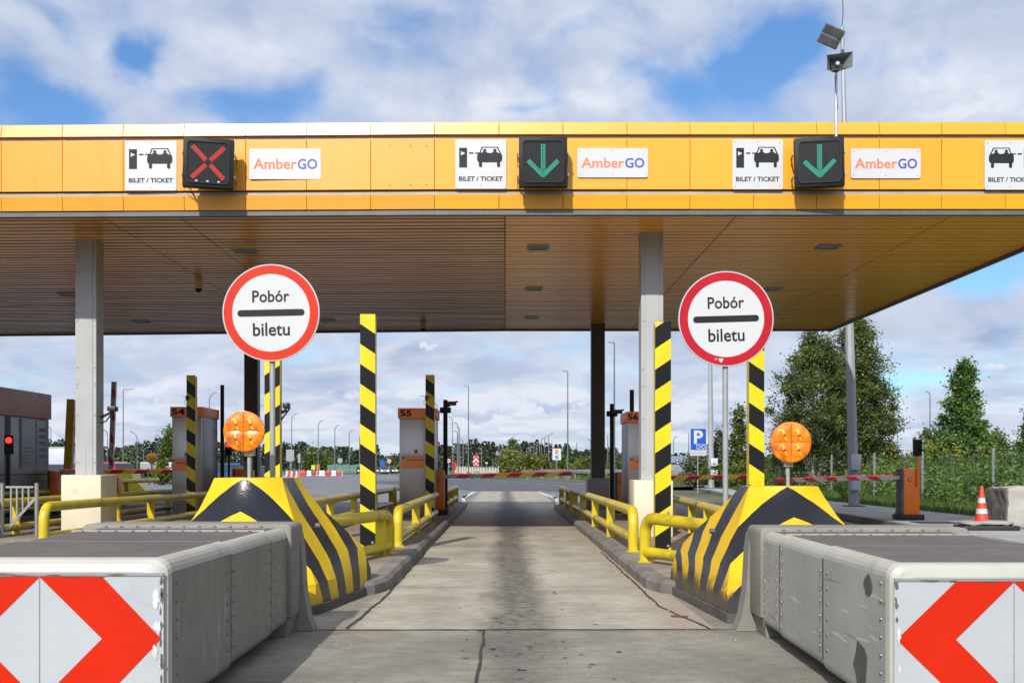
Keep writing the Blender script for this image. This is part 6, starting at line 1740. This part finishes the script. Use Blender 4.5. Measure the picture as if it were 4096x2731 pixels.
tree_at('birch_tree','dense tall birch right behind the lamp mast, the darker of the pair',1968,738,205,61,OV,'leaf_birch','birchbark',330,165,.12,2,trunks=2,clump=.5,tr=.15)
tree_at('poplar_tree','young conical poplar with fresh green leaves behind the fence',2214,828,170,55,CON,'leaf_poplar','bark',220,130,.125,3,clump=.36,tr=.10)
tree_at('poplar_tree','poplar cut by the frame edge behind the tarpaulin box',2375,925,120,55,CON,'leaf_poplar','bark',120,100,.12,4,clump=.34)
tree_at('small_tree','small rounded tree between the orange lane light and the poplar',2130,990,78,78,OV,'leaf_green','bark',70,46,.2,5,clump=.5)
tree_at('small_tree','small tree between the poplar and the frame edge',2288,985,62,80,OV,'leaf_birch','bark',55,46,.2,6,clump=.5)
tree_at('small_tree','low dark tree filling the gap beside the poplar foot',2245,1022,60,84,RND,'leaf_green','bark',46,46,.2,16,clump=.5)
tree_at('small_tree','slender leafy tree between the sign pole and the striped post',1697,932,58,72,CON,'leaf_birch','bark',90,50,.17,7,clump=.4,trunks=2)
tree_at('willow_tree','feathery silver willow beside the stout mast',1652,985,52,76,RND,'leaf_silver','bark',80,50,.17,8,clump=.4,droop=.3,trunks=2)
tree_at('willow_shrub','pale silvery shrub under the blue parking sign',1597,1048,70,74,RND,'leaf_silver','bark',60,60,.16,9,clump=.42,droop=.25,lowest=.05,cat='shrub')
tree_at('willow_tree','round weeping willow beyond the white bridge railing',1170,1030,62,215,RND,'leaf_willow','bark',90,60,.42,10,clump=1.0,droop=1.6,zb=0,lowest=.08,group='trees beyond the plaza')
tree_at('bush','broad yellow green bush beside the willow',1215,1046,62,205,RND,'leaf_bush','bark',80,60,.4,11,clump=.9,zb=0,lowest=.04,cat='bush',group='trees beyond the plaza')
tree_at('bush','second yellow green bush under the row of white lamps',1246,1050,40,212,RND,'leaf_bush','bark',50,60,.4,12,clump=.9,zb=0,lowest=.04,cat='bush',group='trees beyond the plaza')
tree_at('small_tree','bright green tree top standing over the willow',1178,1012,36,290,OV,'leaf_green','bark',40,50,.5,13,clump=1.2,zb=0,group='trees beyond the plaza')
tree_at('small_tree','bright green tree at the edge of booth 54',388,985,34,190,COL,'leaf_green','bark',60,50,.4,14,clump=.9,zb=0,group='trees beyond the plaza')
tree_at('bush','yellow green shrub in front of the low lorry trailer',374,1060,40,95,RND,'leaf_bush','bark',34,50,.22,15,clump=.5,zb=0,lowest=.05,cat='bush',group='trees beyond the plaza')
tree_at('small_tree','round olive tree beside the back of the grey board',722,1032,50,310,RND,'leaf_birch','bark',70,60,.55,17,clump=1.4,zb=0,group='trees beyond the plaza')
tree_at('small_tree','olive tree behind the green noise wall',758,1040,36,330,RND,'leaf_birch','bark',50,50,.55,18,clump=1.3,zb=0,group='trees beyond the plaza')
tree_at('bush','low green bush below the straight lamp by the red car',285,1052,40,150,RND,'leaf_green','bark',34,50,.32,19,clump=.8,zb=0,lowest=.05,cat='bush',group='trees beyond the plaza')
tree_at('bush','green bush between the far road and booth 55',905,1056,40,300,RND,'leaf_green','bark',40,50,.5,20,clump=1.2,zb=0,lowest=.05,cat='bush',group='trees beyond the plaza')
tree_at('bush','green thicket beside the dark rear column',1345,1058,70,180,RND,'leaf_bush','bark',60,56,.36,21,clump=.9,zb=0,lowest=.04,cat='bush',group='trees beyond the plaza')
tree_at('bush','green thicket beyond the tanker route board',1300,1054,50,200,RND,'leaf_green','bark',50,56,.38,22,clump=.9,zb=0,lowest=.04,cat='bush',group='trees beyond the plaza')
tree_at('bush','green thicket past the booth 56 camera post',1420,1060,60,170,RND,'leaf_green','bark',50,56,.34,23,clump=.9,zb=0,lowest=.04,cat='bush',group='trees beyond the plaza')
# the far wood
rng = random.Random(5); fm = MB()
for row, (D, n) in enumerate(((395,200),(425,180),(460,160))):
    for k in range(n):
        v = -260+(2900)*(k+rng.uniform(-.4,.4))/n; d = D+rng.uniform(-14,14); x = gx(v,d)
        env = 1030
        if v < 130: env = 1012
        elif v < 430: env = 1020+10*math.sin(v*.03)
        elif v < 700: env = 1018
        elif v < 870: env = 1026
        elif v < 1000: env = 1046
        elif v < 1310: env = 1018+6*math.sin(v*.05)
        elif v < 1420: env = 1030
        elif v < 1700: env = 1042
        else: env = 1046
        H = gz(env+rng.uniform(-5,9),d); con = rng.random() < .45
        w = rng.uniform(3.2,6.5); tone0 = rng.uniform(.0,.8)
        for q in range(230):
            f = rng.uniform(.04,1)**.9; rr = w/2*((1-f)**.75+.08 if con else math.sqrt(max(.03,1-((f-.55)/.5)**2)))*math.sqrt(rng.uniform(.2,1))
            a = rng.uniform(0,6.283)
            leaf(fm, Vector((x+rr*math.cos(a), d+rr*math.sin(a)*.7, f*H)), rng.uniform(.6,1.25), max(0,min(1,tone0+rng.uniform(-.2,.3))), rng)
for k in range(90):                                       # unseen wood behind the camera, added to darken the booth reflections
    x = -170+340*(k+rng.uniform(-.4,.4))/90; y = -95+rng.uniform(-10,10); H = rng.uniform(17,23)
    for q in range(110):
        f = rng.uniform(.02,1); a = rng.uniform(0,6.283); rr = 3.2*math.sqrt(max(.05,1-f*f))*math.sqrt(rng.random())
        leaf(fm, Vector((x+rr*math.cos(a), y+rr*math.sin(a), f*H)), rng.uniform(1.8,3.2), rng.uniform(.1,.7), rng)
o = fm.build('treeline', K['leaf_dark'], smooth=0, recalc=False, origin=(0,420,0)); struct(o, 'stuff', 'dark mixed wood along the horizon')

# ------------------------------------------------------------------ the overgrown bank behind the fence
FX = lambda y: 15.0 + max(0, y-60)*.03
bm_ = MB(); nx, ny = 26, 34; grid = []
for j in range(ny):
    y = 24+j*3.2
    for i in range(nx):
        x = 12.6+i*1.15+max(0,y-50)*.05
        s = max(0,min(1,(x-FX(y)-.6)/4.5)); s = s*s*(3-2*s); z = .10+s*(1.15+.5*noise.noise(Vector((x*.2,y*.12,0))))+.10*noise.noise(Vector((x*.9,y*.9,3)))
        if x < 13.3+max(0,y-50)*.05: z = .10
        grid.append((x,y,z))
def bank_z(x, y):
    s = max(0,min(1,(x-FX(y)-.6)/4.5)); s = s*s*(3-2*s); return .10+s*(1.15+.5*noise.noise(Vector((x*.2,y*.12,0))))
bm_.add(grid, [(j*nx+i,j*nx+i+1,(j+1)*nx+i+1,(j+1)*nx+i) for j in range(ny-1) for i in range(nx-1)])
struct(bm_.build('terrain', K['bank'], smooth=60))
rng = random.Random(9)
def blades(mb, x, y, z, h, n, w, spread, tone):
    for k in range(n):
        a = rng.uniform(0,6.283); px, py = x+rng.gauss(0,spread), y+rng.gauss(0,spread); hh = h*rng.uniform(.55,1.15)
        lx, ly = math.cos(a)*hh*.28*rng.random(), math.sin(a)*hh*.28*rng.random(); dx, dy = -math.sin(a)*w/2, math.cos(a)*w/2
        i = len(mb.v); mb.v += [(px-dx,py-dy,z),(px+dx,py+dy,z),(px+lx*.4+dx*.7,py+ly*.4+dy*.7,z+hh*.6),(px+lx,py+ly,z+hh),(px+lx*.4-dx*.7,py+ly*.4-dy*.7,z+hh*.6)]
        mb.f.append([i,i+1,i+2,i+3,i+4]); mb.m.append(0); mb.t.append(max(0,min(1,tone+rng.uniform(-.25,.25))))
gm = MB()
for k in range(2600):                                     # verge in front of the fence
    y = rng.uniform(24,92); edge = 12.95+max(0,y-50)*.055; x = edge+rng.random()**1.4*(FX(y)-edge+.2)
    blades(gm, x, y, .10, .16+.32*max(0,(x-edge)/2), 6, .022, .13, rng.uniform(.15,.8))
for k in range(2400):                                     # tall grass on top of the bank
    y = rng.uniform(26,110); x = FX(y)+rng.uniform(2.5,15)
    blades(gm, x, y, bank_z(x,y)-.03, .85, 6, .03, .22, rng.uniform(.25,1))
for k in range(700):
    y = rng.uniform(74,140); x = 3+ (128-y)*.13+1.2+rng.uniform(0,14)
    if x > 9.5-(y-90)*.1 and x > 4.5: blades(gm, x, y, .19, .4, 6, .05, .3, rng.uniform(.3,.9))
for k in range(420):
    y = rng.uniform(150,225); x = gx(rng.uniform(1035,1265),y); blades(gm, x, y, .04, .35, 5, .09, .5, rng.uniform(.1,.9))
struct(gm.build('grass', K['leaf_green'], smooth=0, recalc=False, origin=(15,50,0)), 'stuff', 'unmown grass along the fence and on the bank')
um = MB()
for k in range(1000):                                      # nettles and weeds against the fence
    y = 25+75*rng.random()**1.35; x = FX(y)+rng.uniform(-.35,3.6); z = bank_z(x,y); h = rng.uniform(.55,1.3)+.3*noise.noise(Vector((x*.5,y*.3,7))); tone = rng.uniform(.1,.85)
    for q in range(52):
        f = rng.random(); r = .38*(1-.6*f)
        leaf(um, Vector((x+rng.gauss(0,r*.6),y+rng.gauss(0,r*.6),z+f*h)), rng.uniform(.08,.19), max(0,min(1,tone+rng.uniform(-.25,.25))), rng)
struct(um.build('undergrowth', K['leaf_poplar'], smooth=0, recalc=False, origin=(16,50,0)), 'stuff', 'tangled green weeds behind the wire fence')
wm_ = MB()
for k in range(330):                                      # goldenrod and yarrow
    y = rng.uniform(38,80); x = FX(y)+rng.uniform(.4,7)
    if noise.noise(Vector((x*.25,y*.15,2))) < -.05 or y < 46+rng.uniform(0,4): continue
    z = bank_z(x,y)+rng.uniform(.8,1.3)
    for q in range(9): leaf(wm_, Vector((x+rng.gauss(0,.09),y+rng.gauss(0,.09),z+rng.gauss(0,.11))), rng.uniform(.05,.1), rng.random(), rng)
struct(wm_.build('wildflowers', K['leaf_flower'], smooth=0, recalc=False, origin=(16,50,0)), 'stuff', 'yellow goldenrod heads in the weeds')
for i, (vx, vt, wv, D, mt, lab) in enumerate(((1880,1026,90,66,'leaf_green','green shrub at the foot of the open birch'),(1990,1030,110,66,'leaf_green','green shrub behind the junction boxes of the mast'),(2105,1052,60,60,'leaf_green','low shrub behind the orange cabinet'),
    (1760,1050,60,70,'leaf_bush','olive shrub behind the amber lamp post'),(2330,1050,90,46,'leaf_poplar','leafy shrub rising behind the tarpaulin box'),(2200,1062,90,52,'leaf_green','dense shrub between the cone and the poplar'),(1640,1062,80,72,'leaf_green','dark green shrub behind the stout mast'),(1710,1068,60,66,'leaf_bush','olive bush behind the crimson sign pole'))):
    tree_at('shrub', lab, vx, vt, wv, D, RND, mt, 'bark', 46, 58, .13, 40+i, zb=.5, clump=.36, lowest=.03, cat='shrub', group='shrubs behind the fence', tr=.04)
# wire fence
t = thing('wire_fence', 'long grey wire mesh fence along the overgrown bank', 'fence', (15,40,.1))
ys = [26.5,30.5,34.8,40.7,46,52,57.7,63,68,73,78,83,88]
for y in ys: MB().box(FX(y)-.04,FX(y)+.04,y-.04,y+.04,.05,2.06).build('post', K['fencepost'], t, smooth=0)
m_ = MB()
for a, b in zip(ys, ys[1:]):
    n = int((b-a)/.34)
    for k in range(n):
        y = a+(b-a)*k/n; x = FX(y)-.05; w = .0022; zz = 1.98+rng.uniform(-.02,.02)
        m_.poly([(x,y-w,.12),(x,y+w,.12),(x+rng.gauss(0,.01),y+w,zz),(x+rng.gauss(0,.01),y-w,zz)])
    for k in range(11):
        z = .15+k*.182; m_.bar((FX(a)-.05,a,z),(FX(b)-.05,b,z),.005,.007 if k % 3 else .012)
m_.build('mesh', K['wire'], t, smooth=0, recalc=False)
